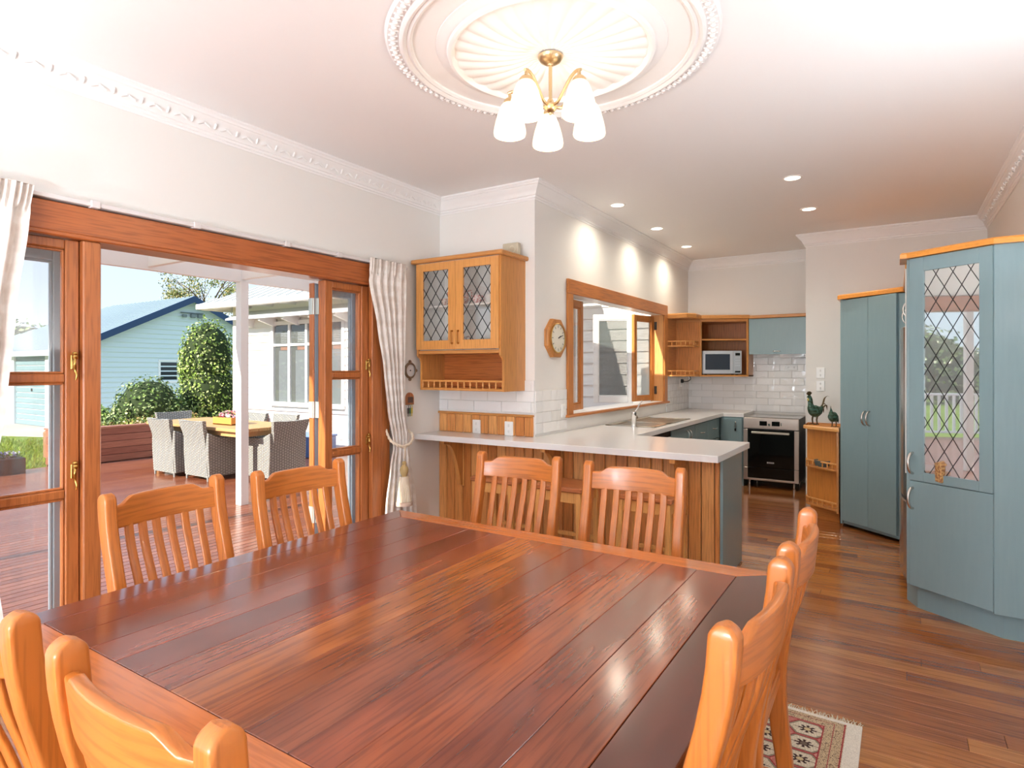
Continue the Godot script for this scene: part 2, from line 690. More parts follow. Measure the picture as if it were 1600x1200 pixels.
# ================================================================ doors, windows, curtains
# a glazed leaf from a to b (x, z), its thickness to the left of that direction
func leaf(parent: Node3D, called: String, a: Vector2, b: Vector2, th: float, y0: float, y1: float, st: float, rails: Array, mat: Material, gl: Material) -> MeshInstance3D:
	var u2 := (b - a).normalized()
	var L := (b - a).length()
	var bs := Basis(V(u2.x, 0, u2.y), Vector3.UP, V(u2.x, 0, u2.y).cross(Vector3.UP))
	var o := V(a.x, 0, a.y)
	var n := bs.z * (-th / 2)
	var bx := func(m: MB, s0: float, s1: float, ya: float, yb: float, t: float, ch: float) -> void:
		m.box(o + bs.x * (s0 + s1) / 2 + Vector3.UP * (ya + yb) / 2 + n, V(s1 - s0, yb - ya, t), ch, bs)
	var m := mb()
	bx.call(m, 0.0, st, y0, y1, th, 0.004)
	bx.call(m, L - st, L, y0, y1, th, 0.004)
	for r in rails:
		bx.call(m, st, L - st, r[0], r[1], th * 0.94, 0.006)
	var lf := wpart(parent, called, m, mat)
	for i in rails.size() - 1:
		var p := mb()
		bx.call(p, st - 0.005, L - st + 0.005, rails[i][1] - 0.004, rails[i + 1][0] + 0.004, 0.004, 0.0)
		wpart(lf, "pane", p, gl)
		var bd := mb()                              # glazing bead round the pane
		for sx in [[st, st + 0.012, rails[i][1], rails[i + 1][0]], [L - st - 0.012, L - st, rails[i][1], rails[i + 1][0]], [st, L - st, rails[i][1], rails[i][1] + 0.012], [st, L - st, rails[i + 1][0] - 0.012, rails[i + 1][0]]]:
			bx.call(bd, sx[0], sx[1], sx[2], sx[3], th * 0.55, 0.004)
		wpart(lf, "glazing_bead", bd, mat)
	return lf

func openings() -> void:
	var tv := wood("door_timber_upright", rgb(190, 112, 58), 1, 0.34, 0.36, 0.15)
	var tz := wood("door_timber_level", rgb(184, 100, 48), 2, 0.34, 0.42, 0.15)
	var brass := flat("brass", rgb(206, 170, 96), 0.22, 1.0)
	var greyblue := flat("greyblue_paint", rgb(158, 178, 194), 0.5)
	var clear := glass("door_glass", Color.WHITE, 0.03)
	var steel := flat("hinge_steel", rgb(205, 212, 208), 0.35, 0.6)
	var d := struct("door_1", mb().cube(V(-3.5, 2.143, -0.2), V(-3.458, 2.288, -3.6), 0.005), tz, "folding timber and glass doors opening to the deck")
	part(d, "head_lining", mb().cube(V(-3.64, 2.122, -0.2), V(-3.452, 2.146, -3.5), 0.006), tz)
	part(d, "door_post", mb().cube(V(-3.625, 0, -1.405), V(-3.468, 2.122, -1.488), 0.006), tv)
	part(d, "door_jamb", mb().cube(V(-3.64, 0, -3.398), V(-3.466, 2.122, -3.5), 0.006), tv)
	part(d, "door_jamb", mb().cube(V(-3.64, 0, -0.2), V(-3.466, 2.122, -0.3), 0.006), tv)
	part(d, "architrave", mb().cube(V(-3.5, 0, -3.5), V(-3.47, 2.143, -3.6), 0.006), tv)
	part(d, "threshold", mb().cube(V(-3.64, 0.0, -0.3), V(-3.49, 0.03, -3.4), 0.006), tz)
	var rails := [[0.03, 0.2], [0.822, 0.866], [1.402, 1.445], [2.068, 2.118]]
	var l1 := leaf(d, "door_leaf", Vector2(-3.5, -0.955), Vector2(-3.5, -1.4), 0.045, 0.03, 2.118, 0.06, rails, tv, clear)
	leaf(d, "door_leaf", Vector2(-3.5, -0.32), Vector2(-3.5, -0.95), 0.045, 0.03, 2.118, 0.06, rails, tv, clear)
	var r1 := leaf(d, "door_leaf", Vector2(-3.5, -2.962), Vector2(-3.5, -3.39), 0.075, 0.03, 2.118, 0.07, rails, tv, clear)
	var rails2 := [[0.03, 0.2], [2.03, 2.1]]
	var l2 := leaf(d, "folded_leaf", Vector2(-3.665, -0.97), Vector2(-3.665, -1.405), 0.042, 0.03, 2.1, 0.055, rails2, greyblue, clear)
	var r2 := leaf(d, "folded_leaf", Vector2(-3.6, -2.952), Vector2(-3.6, -3.365), 0.045, 0.03, 2.1, 0.055, rails2, greyblue, clear)
	part(r2, "edge_strip", mb().cube(V(-3.648, 0.03, -2.94), V(-3.598, 2.1, -2.953), 0.003), tv)
	for y in [1.93, 1.17, 0.4]:
		part(d, "hinge", mb().cube(V(-3.645, y - 0.06, -2.934), V(-3.607, y + 0.06, -2.94), 0.001).cube(V(-3.598, y - 0.06, -2.955), V(-3.56, y + 0.06, -2.961), 0.001).tube(pv([-3.603, y - 0.06, -2.945, -3.603, y + 0.06, -2.945]), 0.006), steel)
	# brass fasteners
	for q in [[l1, -1.372, 1.515], [l1, -1.372, 0.965], [r1, -3.37, 1.51], [r1, -3.37, 0.925]]:
		var zz: float = q[1]
		var y: float = q[2]
		var h := mb()
		h.box(V(-3.496, y - 0.01, zz), V(0.008, 0.075, 0.022), 0.003)
		h.lathe(p2([0.0, -0.018, 0.012, -0.016, 0.015, -0.004, 0.011, 0.004, 0.014, 0.012, 0.010, 0.02, 0.0, 0.024]), V(-3.476, y + 0.02, zz), 12)
		h.tube(spline(pv([-3.476, y + 0.01, zz, -3.462, y - 0.015, zz + 0.006, -3.47, y - 0.05, zz + 0.002, -3.462, y - 0.08, zz - 0.002, -3.466, y - 0.1, zz]), 12), 0.0075, 8, 0.005)
		part(q[0], "handle", h, brass)

	# ---- curtains on a white track
	var track := mb().cube(V(-3.5, 2.296, -0.15), V(-3.44, 2.318, -3.78), 0.003)
	for zz in [-0.6, -1.45, -1.98, -2.6, -3.05, -3.6]:
		track.cube(V(-3.5, 2.29, zz - 0.02), V(-3.434, 2.326, zz + 0.02), 0.002)
	tag(part(self, "curtain_track", track, flat("track_white", rgb(226, 222, 222), 0.4)), "slim white curtain track above the folding timber doors", "curtain track")
	var cloth := flat("curtain_cloth", rgb(246, 240, 234), 0.85)
	cloth.backlight_enabled = true
	cloth.backlight = Color(0.35, 0.34, 0.33)
	cloth.albedo_texture = ramp_tex("damask", 0.03, [0.0, Color(0.9, 0.87, 0.85), 0.5, Color(0.97, 0.96, 0.95), 0.56, Color.WHITE], 3, 256)
	cloth.uv1_triplanar = true
	cloth.uv1_scale = Vector3(1.2, 1.2, 1.2)
	curtain("curtain", "cream curtain gathered at the right of the folding doors, beside the timber wall cabinet",
		[[2.328, -3.322, -3.72], [2.2, -3.312, -3.712], [2.15, -3.303, -3.71], [1.8, -3.39, -3.70], [1.45, -3.46, -3.693], [1.15, -3.505, -3.70], [0.9, -3.56, -3.745], [0.82, -3.565, -3.75], [0.72, -3.53, -3.77], [0.4, -3.474, -3.835], [0.03, -3.44, -3.86]], cloth, 5)
	curtain("curtain", "cream curtain at the left of the folding doors, cut by the picture edge",
		[[2.332, -0.72, -1.178], [2.2, -0.72, -1.16], [2.15, -0.71, -1.155], [1.75, -0.68, -1.107], [1.3, -0.66, -1.072], [0.95, -0.66, -1.02], [0.82, -0.66, -1.0], [0.6, -0.66, -1.03], [0.3, -0.66, -1.065], [0.03, -0.64, -1.08]], cloth, 5)
	tieback(V(-3.4, 0, -3.655), "cream rope tieback with a beaded tassel holding the right curtain")

	# ---- servery window of the kitchen
	var fz := wood("window_timber_level", rgb(196, 118, 52), 2, 0.35, 0.42, 0.15)
	var fy := wood("window_timber_upright", rgb(204, 128, 60), 1, 0.35, 0.4, 0.15)
	var gloss := flat("white_gloss", rgb(244, 243, 240), 0.35)
	var w := struct("window_1", mb().cube(V(-2.5, 2.152, -4.825), V(-2.474, 2.283, -7.612), 0.004), fz, "timber framed folding servery window above the sink")
	part(w, "architrave", mb().cube(V(-2.5, 1.055, -4.825), V(-2.476, 2.152, -4.93), 0.004), fy)
	part(w, "architrave", mb().cube(V(-2.5, 1.055, -7.505), V(-2.476, 2.152, -7.612), 0.004), fy)
	part(w, "lining", mb().cube(V(-2.66, 1.05, -4.932), V(-2.498, 2.18, -4.952), 0.002).cube(V(-2.66, 1.05, -7.488), V(-2.498, 2.18, -7.508), 0.002), wood("window_lining", rgb(226, 158, 92), 1, 0.35, 0.3))
	part(w, "head_lining", mb().cube(V(-2.66, 2.156, -4.94), V(-2.498, 2.178, -7.5), 0.002), gloss)
	part(w, "sill", mb().cube(V(-2.6, 1.034, -4.79), V(-2.45, 1.058, -7.63), 0.006), fz)
	part(w, "outer_sill", mb().cube(V(-2.86, 1.0, -4.9), V(-2.6, 1.05, -7.54), 0.006), gloss)
	var wr := [[1.07, 1.13], [2.07, 2.14]]
	leaf(w, "window_leaf", Vector2(-2.6, -4.96), Vector2(-2.625, -5.44), 0.04, 1.07, 2.14, 0.06, wr, fy, clear)
	leaf(w, "window_leaf", Vector2(-2.74, -5.42), Vector2(-2.70, -4.96), 0.04, 1.07, 2.14, 0.06, wr, gloss, clear)
	leaf(w, "window_leaf", Vector2(-2.70, -7.02), Vector2(-2.61, -7.47), 0.04, 1.07, 2.14, 0.065, wr, fy, glass("frosted_glass", rgb(190, 206, 212), 0.5, 0.2))
	leaf(w, "window_leaf", Vector2(-3.15, -6.81), Vector2(-2.72, -7.04), 0.045, 1.055, 2.14, 0.062, [[1.055, 1.135], [2.075, 2.14]], gloss, glass("dark_glass", rgb(84, 94, 92), 0.6, 0.02))
	part(w, "hinge", mb().cube(V(-2.607, 1.97, -7.475), V(-2.577, 2.07, -7.49), 0.001).cube(V(-2.607, 1.15, -7.475), V(-2.577, 1.25, -7.49), 0.001), flat("dark_steel", rgb(70, 66, 62), 0.4, 0.7))

func curtain(called: String, label: String, lv: Array, cloth: Material, folds: int) -> void:
	var rows := 46
	var cols := 90
	var t := thing(called, label, "curtain", V(-3.4, 0.03, (lv[-1][1] + lv[-1][2]) / 2))
	var rings := []
	for j in rows + 1:
		var y: float = lerpf(lv[0][0], lv[-1][0], pow(float(j) / rows, 1.15))
		var k := 0
		while k < lv.size() - 2 and y < lv[k + 1][0]:
			k += 1
		var f: float = clampf(inverse_lerp(lv[k][0], lv[k + 1][0], y), 0, 1)
		f = smoothstep(0.0, 1.0, f) * 0.5 + f * 0.5
		var za: float = lerpf(lv[k][1], lv[k + 1][1], f)
		var zb: float = lerpf(lv[k][2], lv[k + 1][2], f)
		var front := PackedVector3Array()
		var back := PackedVector3Array()
		var head := smoothstep(2.19, 2.23, y)
		var squeeze := 1.0 - 0.35 * exp(-pow((y - 0.85) / 0.12, 2.0))
		for i in cols + 1:
			var u := float(i) / cols
			var wob := 0.25 * sin(y * 2.3 + u * 4.0)
			var soft := sin(TAU * folds * u + wob + 0.6) + 0.2 * sin(TAU * folds * 2.3 * u + y * 1.4) + 0.06 * sin(TAU * 11.0 * u - y)
			var pin := sin(TAU * folds * 3.4 * u)
			var x := -3.405 + lerpf(soft * 0.019, pin * 0.010 + sin(TAU * folds * u) * 0.008, head) * squeeze
			var z := lerpf(za, zb, u)
			front.append(V(x, y, z))
			back.append(V(x - 0.006, y, z))
		back.reverse()
		front.append_array(back)
		rings.append(front)
	wpart(t, "drape", mb().loft(rings, 70.0, true), cloth)
	var hd := mb()
	hd.tube(pv([-3.43, 2.3, lv[0][1] - 0.01, -3.43, 2.3, lv[0][2] + 0.01]), 0.006, 6)
	wpart(t, "heading_tape", hd, flat("track_white", rgb(226, 222, 222), 0.4))

func tieback(c: Vector3, label: String) -> void:
	var cream := flat("tassel_cream", rgb(236, 222, 200), 0.8)
	var gold := flat("tassel_gold", rgb(196, 170, 118), 0.5)
	var t := thing("curtain_tieback", label, "tieback", V(c.x + 0.05, 0.36, c.z + 0.03))
	var rope := mb()
	for k in 2:
		var pts := spline(pv([-3.49, 0.99, c.z - 0.1, -3.39, 0.93, c.z - 0.12, -3.345, 0.87, c.z - 0.06, -3.34, 0.845, c.z + 0.03, -3.35, 0.86, c.z + 0.09, -3.41, 0.9, c.z + 0.115, -3.49, 0.99, c.z + 0.09]), 60)
		var tw := PackedVector3Array()
		for i in pts.size():
			var a := i * 0.9 + k * PI
			tw.append(pts[i] + V(cos(a) * 0.006, sin(a) * 0.006, 0))
		rope.tube(tw, 0.008, 6)
	rope.tube(spline(pv([-3.335, 0.845, c.z + 0.03, -3.33, 0.8, c.z + 0.032, -3.34, 0.74, c.z + 0.03]), 8), 0.006, 6)
	wpart(t, "rope", rope, cream)
	wpart(t, "bead", mb().lathe(p2([0, 0, 0.018, 0.0, 0.022, 0.012, 0.03, 0.03, 0.036, 0.055, 0.032, 0.078, 0.018, 0.09, 0.012, 0.1, 0.02, 0.112, 0.012, 0.126, 0.0, 0.13]), V(-3.34, 0.6, c.z + 0.03), 18, 60.0), gold)
	var sk := mb()
	var rings := []
	for j in 9:
		var f := j / 8.0
		var R := PackedVector3Array()
		for i in 48:
			var a := TAU * i / 48.0
			var r := lerpf(0.036, 0.062, f) + 0.0035 * cos(a * 24.0) * (0.3 + f)
			R.append(V(-3.34 + cos(a) * r * 0.9, 0.605 - f * 0.22, c.z + 0.03 + sin(a) * r))
		rings.append(R)
	sk.loft(rings, 60.0)
	wpart(t, "tassel_skirt", sk, cream)
	var fr := mb()
	fr.lathe(p2([0.058, 0.0, 0.068, 0.002, 0.068, 0.03, 0.06, 0.034]), V(-3.34, 0.372, c.z + 0.03), 24)
	wpart(t, "frill", fr, flat("tassel_frill", rgb(222, 196, 176), 0.8))

# ================================================================ dining table, chairs, ceiling light
func blotch(m: StandardMaterial3D, key: String, cols: Array, sc: Vector3, off: Vector3) -> StandardMaterial3D:
	m.detail_enabled = true
	m.detail_blend_mode = BaseMaterial3D.BLEND_MODE_MUL
	m.detail_uv_layer = BaseMaterial3D.DETAIL_UV_2
	m.detail_albedo = ramp_tex(key, 0.012, cols, 3, 256)
	m.uv2_triplanar = true
	m.uv2_world_triplanar = m.uv1_world_triplanar
	m.uv2_scale = sc
	m.uv2_offset = off
	return m

func dining() -> void:
	dining_table()
	var legs := wood("chair_timber", rgb(206, 118, 44), 1, 0.34, 0.36, 0.25)
	var flatw := wood("chair_timber_level", rgb(206, 118, 44), 0, 0.34, 0.4, 0.25)
	var ch := make_chair(legs, flatw)
	var spots := [
		[-1.660, -2.667, 0.086, "timber dining chair on the table's far side, nearer the folding doors and curtain"],
		[-1.030, -2.665, 0.055, "timber dining chair on the table's far side, nearer the breakfast bar's end panel"],
		[-2.382, -1.248, PI / 2 + 0.11, "timber dining chair with its back to the doors, the left one, nearer the camera"],
		[-2.332, -1.832, PI / 2 - 0.03, "timber dining chair with its back to the doors, the one nearer the right curtain"],
		[-0.233, -1.278, -PI / 2 - 0.05, "timber dining chair on the table's right side, the front one beside the rug"],
		[-0.228, -1.856, -PI / 2 + 0.014, "timber dining chair on the table's right side, the one behind, towards the fridge"],
		[-0.930, -0.440, PI - 0.011, "timber dining chair at the near table edge, its curved top rail in full view"],
		[-1.565, -0.422, PI + 0.1, "timber dining chair in the lower left corner, only its right post in view"],
	]
	for i in 8:
		var s: Array = spots[i]
		var yaw: float = s[2]
		# the sitter faces local +z; the top of the back lies 0.297 behind the middle
		var back := Basis(Vector3.UP, yaw) * V(0, 0, -0.297)
		var at: Vector3 = V(s[0], 0.0105 if i in [4, 5] else 0.0, s[1]) - back
		if i == 0:
			ch.position = at
			ch.rotation.y = yaw
			ch.set_meta("label", s[3])
		else:
			copy(ch, at, yaw, s[3])
	ceiling_rose()
	chandelier(V(-1.4, HC, -2.54))

func dining_table() -> void:
	var x0 := -2.11
	var x1 := -0.33
	var z0 := -2.256
	var z1 := -0.612
	var t := thing("dining_table", "large square dining table with a dark red plank top and pale timber end strips", "table", V((x0 + x1) / 2, 0, (z0 + z1) / 2))
	var seams := [-2.005, -1.86, -1.73, -1.6, -1.47, -1.352, -1.205, -1.083, -0.948, -0.842, -0.716, -0.594, -0.462]
	var cols := [rgb(168, 80, 52), rgb(161, 75, 50), rgb(178, 85, 55), rgb(156, 72, 48), rgb(187, 93, 55), rgb(231, 135, 65), rgb(202, 111, 57), rgb(178, 91, 55), rgb(192, 91, 50), rgb(204, 101, 50), rgb(178, 83, 50), rgb(185, 91, 52)]
	var ys := 0.76
	var bl := [0.0, Color(0.72, 0.66, 0.64), 1.0, Color(1.0, 1.0, 1.0)]
	for i in seams.size() - 1:
		var a: float = seams[i] + 0.0006
		var b: float = seams[i + 1] - 0.0006
		var m := wood("table_board_%d" % i, cols[i].darkened(0.12), 2, 0.2, 0.45, 0.6, i * 0.37, 1.0, true)
		m.metallic_specular = 0.5
		blotch(m, "table_blotch", bl, Vector3(1.4, 1.4, 0.5), Vector3(i * 0.23, 0, i * 0.41))
		wpart(t, "top_board", mb().cube(V(a, ys - 0.04, z0 + 0.1025), V(b, ys, z1 - 0.1045), 0.0012), m)
	var dark := wood("table_edge_board", rgb(104, 46, 32), 2, 0.2, 0.4, 1.0, 0.7, 1.0, true)
	blotch(dark, "table_blotch", bl, Vector3(1.2, 1.2, 0.7), Vector3(0.1, 0, 0.3))
	var deep := wood("table_edge_board_left", rgb(116, 46, 30), 2, 0.2, 0.35, 1.0, 0.2, 1.0, true)
	dark.metallic_specular = 0.5
	deep.metallic_specular = 0.5
	var pale := wood("table_end_strip", rgb(206, 112, 44), 0, 0.2, 0.3, 0.8, 0.0, 1.0, true)
	var iz0 := z0 + 0.102
	var iz1 := z1 - 0.104
	var ix0 := -2.005
	var ix1 := -0.462
	var dn := V(0, ys - 0.04, 0)
	var g := 0.0007
	wpart(t, "edge_board", mb().slab(p2([x1, -z0 - g, ix1 + g, -iz0 - g, ix1 + g, -iz1 + g, x1, -z1 + g]), dn, V(1, 0, 0), V(0, 0, -1), 0.04, 0.002), dark)
	wpart(t, "edge_board", mb().slab(p2([x0, -z0 - g, ix0 - g, -iz0 - g, ix0 - g, -iz1 + g, x0, -z1 + g]), dn, V(1, 0, 0), V(0, 0, -1), 0.04, 0.002), deep)
	wpart(t, "end_strip", mb().slab(p2([x0 + g, -z0, ix0, -iz0 + g, ix1, -iz0 + g, x1 - g, -z0]), dn, V(1, 0, 0), V(0, 0, -1), 0.04, 0.002), pale)
	wpart(t, "end_strip", mb().slab(p2([x0 + g, -z1, ix0, -iz1 - g, ix1, -iz1 - g, x1 - g, -z1]), dn, V(1, 0, 0), V(0, 0, -1), 0.04, 0.002), pale)
	var ap := wood("table_apron", rgb(176, 86, 36), 0, 0.35, 0.4)
	wpart(t, "apron", mb().cube(V(x0 + 0.09, 0.62, z0 + 0.1), V(x1 - 0.09, 0.72, z0 + 0.125), 0.003), ap)
	wpart(t, "apron", mb().cube(V(x0 + 0.09, 0.62, z1 - 0.1), V(x1 - 0.09, 0.72, z1 - 0.125), 0.003), ap)
	var az := wood("table_apron_side", rgb(176, 86, 36), 2, 0.35, 0.4)
	wpart(t, "apron", mb().cube(V(x0 + 0.1, 0.62, z0 + 0.09), V(x0 + 0.125, 0.72, z1 - 0.09), 0.003), az)
	wpart(t, "apron", mb().cube(V(x1 - 0.1, 0.62, z0 + 0.09), V(x1 - 0.125, 0.72, z1 - 0.09), 0.003), az)
	var lw := wood("table_leg", rgb(176, 86, 36), 1, 0.35, 0.4)
	for sx in [x0 + 0.12, x1 - 0.12]:
		for sz in [z0 + 0.12, z1 - 0.12]:
			var rings := []
			for q in [[0.0, 0.062], [0.03, 0.075], [0.45, 0.085], [0.6, 0.09], [0.72, 0.09]]:
				var R := PackedVector3Array()
				for p in rrect(q[1], q[1], 0.012):
					R.append(V(sx + p.x, q[0], sz - p.y))
				rings.append(R)
			wpart(t, "leg", mb().loft(rings), lw)

func back_z(y: float) -> float:
	var ys := [0.0, 0.2, 0.42, 0.56, 0.7, 0.84, 0.94, 1.03]
	var zs := [-0.262, -0.232, -0.208, -0.214, -0.238, -0.274, -0.292, -0.298]
	var k := 0
	while k < 6 and y > ys[k + 1]:
		k += 1
	var f: float = clampf((y - ys[k]) / (ys[k + 1] - ys[k]), 0, 1)
	var m0: float = (zs[mini(k + 1, 7)] - zs[maxi(k - 1, 0)]) / (ys[mini(k + 1, 7)] - ys[maxi(k - 1, 0)])
	var m1: float = (zs[mini(k + 2, 7)] - zs[k]) / (ys[mini(k + 2, 7)] - ys[k])
	var h: float = ys[k + 1] - ys[k]
	var f2 := f * f
	var f3 := f2 * f
	return (2 * f3 - 3 * f2 + 1) * zs[k] + (f3 - 2 * f2 + f) * h * m0 + (-2 * f3 + 3 * f2) * zs[k + 1] + (f3 - f2) * h * m1

func make_chair(up: Material, lvl: Material) -> Node3D:
	var t := thing("dining_chair", "", "chair", Vector3.ZERO, 0.0, "timber chairs round the dining table")
	t.set_meta("label", "orange timber dining chair")
	var top := 1.028
	for s in [-1.0, 1.0]:
		var rings := []
		var yy := [0.0, 0.1, 0.2, 0.32, 0.42, 0.5, 0.56, 0.63, 0.7, 0.77, 0.84, 0.9, 0.95, 0.985]
		for a in 7:
			yy.append(top - 0.028 + 0.028 * sin(PI / 2 * (a + 1) / 7.0))
		for y in yy:
			var d := 0.054
			var w := 0.044
			if y > top - 0.028:
				var q: float = sqrt(maxf(0.0, 1.0 - pow((y - top + 0.028) / 0.028, 2.0)))
				d *= maxf(q, 0.12)
				w *= lerpf(0.72, 1.0, q)
			elif y < 0.3:
				d = lerpf(0.036, 0.054, y / 0.3)
			var R := PackedVector3Array()
			for p in rrect(w, d, minf(0.009, d * 0.4)):
				R.append(V(s * 0.22 + p.x, y, back_z(y) - p.y))
			rings.append(R)
		part(t, "back_post", mb().loft(rings, 45.0), up)
	# crest rail, bowed backwards, with a raised middle
	var rings := []
	var n := 36
	for i in n + 1:
		var u := -1.0 + 2.0 * i / n
		var x := u * 0.205
		var bow := -0.036 * (1.0 - u * u)
		var au := absf(u)
		var hi := 0.978 + 0.022 * (1.0 - smoothstep(0.58, 0.82, au)) + 0.006 * (1.0 - au * au)
		var lo := 0.898 - 0.004 * (1.0 - au * au)
		var R := PackedVector3Array()
		for p in rrect(0.024, hi - lo, 0.007, 2):
			var y: float = (hi + lo) / 2 + p.y
			R.append(V(x, y, back_z(0.94) * 1.0 + bow + (back_z(y) - back_z(0.94)) + p.x))
		rings.append(R)
	part(t, "crest_rail", mb().loft(rings, 45.0), lvl)
	part(t, "back_rail", rail(V(-0.205, 0.49, back_z(0.49)), V(0.205, 0.49, back_z(0.49)), 0.024, 0.05), lvl)
	for i in 6:
		var x := -0.1425 + i * 0.057
		var u := x / 0.205
		var rr := []
		for j in 17:
			var y := lerpf(0.47, 0.905, j / 16.0)
			var f := smoothstep(0.47, 0.86, y)
			var z := back_z(y) - 0.036 * (1 - u * u) * f + 0.004
			var R := PackedVector3Array()
			for p in rrect(0.032, 0.013, 0.004, 1):
				R.append(V(x * lerpf(0.94, 1.0, f) + p.x, y, z - p.y))
			rr.append(R)
		part(t, "slat", mb().loft(rr, 50.0), up)
	# seat
	var sr := []
	for q in [[0.44, 0.012], [0.446, 0.004], [0.458, 0.0], [0.468, 0.004], [0.474, 0.014]]:
		var R := PackedVector3Array()
		var ins: float = q[1]
		for p in p2([-0.235, 0.225, -0.225, 0.245, 0.225, 0.245, 0.235, 0.225, 0.215, -0.19, -0.215, -0.19]):
			R.append(V(p.x * (1.0 - ins * 4), q[0], p.y - ins * signf(p.y)))
		sr.append(R)
	part(t, "seat", mb().loft(sr, 30.0), lvl)
	for s in [-1.0, 1.0]:
		var R2 := []
		for q in [[0.0, 0.028], [0.05, 0.032], [0.2, 0.036], [0.44, 0.042]]:
			var R := PackedVector3Array()
			for p in rrect(q[1], q[1], 0.006):
				R.append(V(s * 0.2 + p.x, q[0], 0.205 - p.y))
			R2.append(R)
		part(t, "leg", mb().loft(R2), up)
		part(t, "side_apron", mb().box(V(s * 0.208, 0.405, 0.0), V(0.02, 0.06, 0.4), 0.003), lvl)
		part(t, "side_stretcher", mb().box(V(s * 0.206, 0.17, -0.015), V(0.018, 0.03, 0.42), 0.004), lvl)
	part(t, "front_apron", mb().box(V(0, 0.405, 0.205), V(0.37, 0.06, 0.02), 0.003), lvl)
	part(t, "cross_stretcher", mb().box(V(0, 0.17, 0.03), V(0.4, 0.03, 0.018), 0.004), lvl)
	return t

func rail(a: Vector3, b: Vector3, w: float, h: float) -> MB:
	var prof := rrect(w, h, minf(w, h) * 0.2)
	return mb().sweep(PackedVector3Array([a, b]), prof, V(0, 0, 1) if absf((b - a).x) > absf((b - a).z) else V(1, 0, 0))

func ceiling_rose() -> void:
	var c := V(-1.4, HC, -2.54)
	var pm := flat("plaster", rgb(247, 245, 243), 0.7, 0, 0.3)
	var t := thing("ceiling_rose", "large round white plaster ceiling rose with a fluted dish and beaded rim", "ceiling rose", c)
	part(t, "rim", mb().lathe(p2([0.655, 0.0, 0.655, -0.018, 0.668, -0.026, 0.682, -0.02, 0.688, -0.028, 0.70, -0.032, 0.712, -0.026, 0.716, -0.014, 0.768, -0.014, 0.775, -0.008, 0.78, 0.0]), Vector3.ZERO, 96, 35.0), pm)
	part(t, "inner_ring", mb().lathe(p2([0.455, -0.012, 0.462, -0.034, 0.475, -0.044, 0.49, -0.04, 0.497, -0.03, 0.512, -0.026, 0.53, -0.016, 0.545, -0.012, 0.552, 0.0]), Vector3.ZERO, 96, 35.0), pm)
	part(t, "flat_field", mb().lathe(p2([0.54, -0.003, 0.54, -0.008, 0.665, -0.008, 0.665, -0.003]), Vector3.ZERO, 96, 35.0), pm)
	var rings := []
	for j in 15:
		var r := lerpf(0.075, 0.46, j / 14.0)
		var R := PackedVector3Array()
		for i in 288:
			var a := TAU * i / 288.0
			var ph := 30.0 * a + 8.0 * r
			var f := 0.5 + 0.5 * cos(ph)
			R.append(V(cos(a) * r, -0.018 - 0.009 * sqrt(f) * smoothstep(0.06, 0.2, r) - 0.012 * sin(PI * (r - 0.075) / 0.385), sin(a) * r))
		rings.append(R)
	part(t, "fluted_dish", mb().loft(rings, 40.0, true), pm)
	var beads := mb()
	var k := 108
	for i in k:
		var a := TAU * i / k
		beads.lathe(p2([0.0, -0.0, 0.008, -0.002, 0.014, -0.01, 0.011, -0.018, 0.0, -0.021]), V(cos(a) * 0.742, -0.006, sin(a) * 0.742), 7, 80.0)
		var a2 := TAU * (i + 0.5) / k
		beads.box(V(cos(a2) * 0.742, -0.014, sin(a2) * 0.742), V(0.045, 0.014, 0.006), 0.002, Basis(Vector3.UP, -a2))
	tag(part(t, "beading", beads, pm), "", "", "", "stuff")

func chandelier(c: Vector3) -> void:
	var brass := flat("brushed_brass", rgb(214, 190, 150), 0.3, 1.0)
	var opal := glow("lamp_shade_opal", Color(1.0, 0.95, 0.84), 0.66)
	var t := thing("chandelier", "five-armed brass ceiling light with white bell shades", "ceiling light", c)
	part(t, "canopy", mb().lathe(p2([0.0, -0.075, 0.012, -0.075, 0.014, -0.068, 0.03, -0.064, 0.05, -0.052, 0.06, -0.036, 0.061, -0.03]), Vector3.ZERO, 28, 50.0), brass)
	part(t, "stem", mb().lathe(p2([0.0085, -0.27, 0.0085, -0.07]), Vector3.ZERO, 12), brass)
	part(t, "hub", mb().lathe(p2([0.0, -0.31, 0.006, -0.308, 0.008, -0.3, 0.02, -0.294, 0.03, -0.28, 0.03, -0.262, 0.018, -0.25, 0.012, -0.235, 0.0, -0.232]), Vector3.ZERO, 20, 45.0), brass)
	# one arm straight away from the camera
	var away := atan2(-0.5374, -0.8433)
	for i in 5:
		var a := away + TAU * i / 5.0
		var d := V(sin(a), 0, cos(a))
		part(t, "arm", mb().tube(spline(PackedVector3Array([d * 0.025 + V(0, -0.268, 0), d * 0.055 + V(0, -0.266, 0), d * 0.09 + V(0, -0.235, 0), d * 0.14 + V(0, -0.19, 0), d * 0.185 + V(0, -0.172, 0), d * 0.215 + V(0, -0.178, 0)]), 18), 0.0075, 8), brass)
		var s := d * 0.205
		var cap := part(t, "shade_cap", mb().lathe(p2([0.034, -0.232, 0.03, -0.216, 0.02, -0.205, 0.008, -0.2, 0.008, -0.186, 0.004, -0.178, 0.0, -0.178]), s, 18, 50.0), brass)
		var sh := part(t, "lamp_shade", mb().lathe(p2([0.074, -0.386, 0.079, -0.384, 0.0795, -0.37, 0.076, -0.345, 0.068, -0.31, 0.056, -0.27, 0.044, -0.242, 0.032, -0.228, 0.0, -0.224]), s, 28, 60.0), opal)
		cap.set_meta("label", "brass shade cap")
		omni(t, s + V(0, -0.31, 0), 0.018, Color(1.0, 0.93, 0.84), 0.05)
		sh.set_meta("label", "white bell-shaped glass shade")

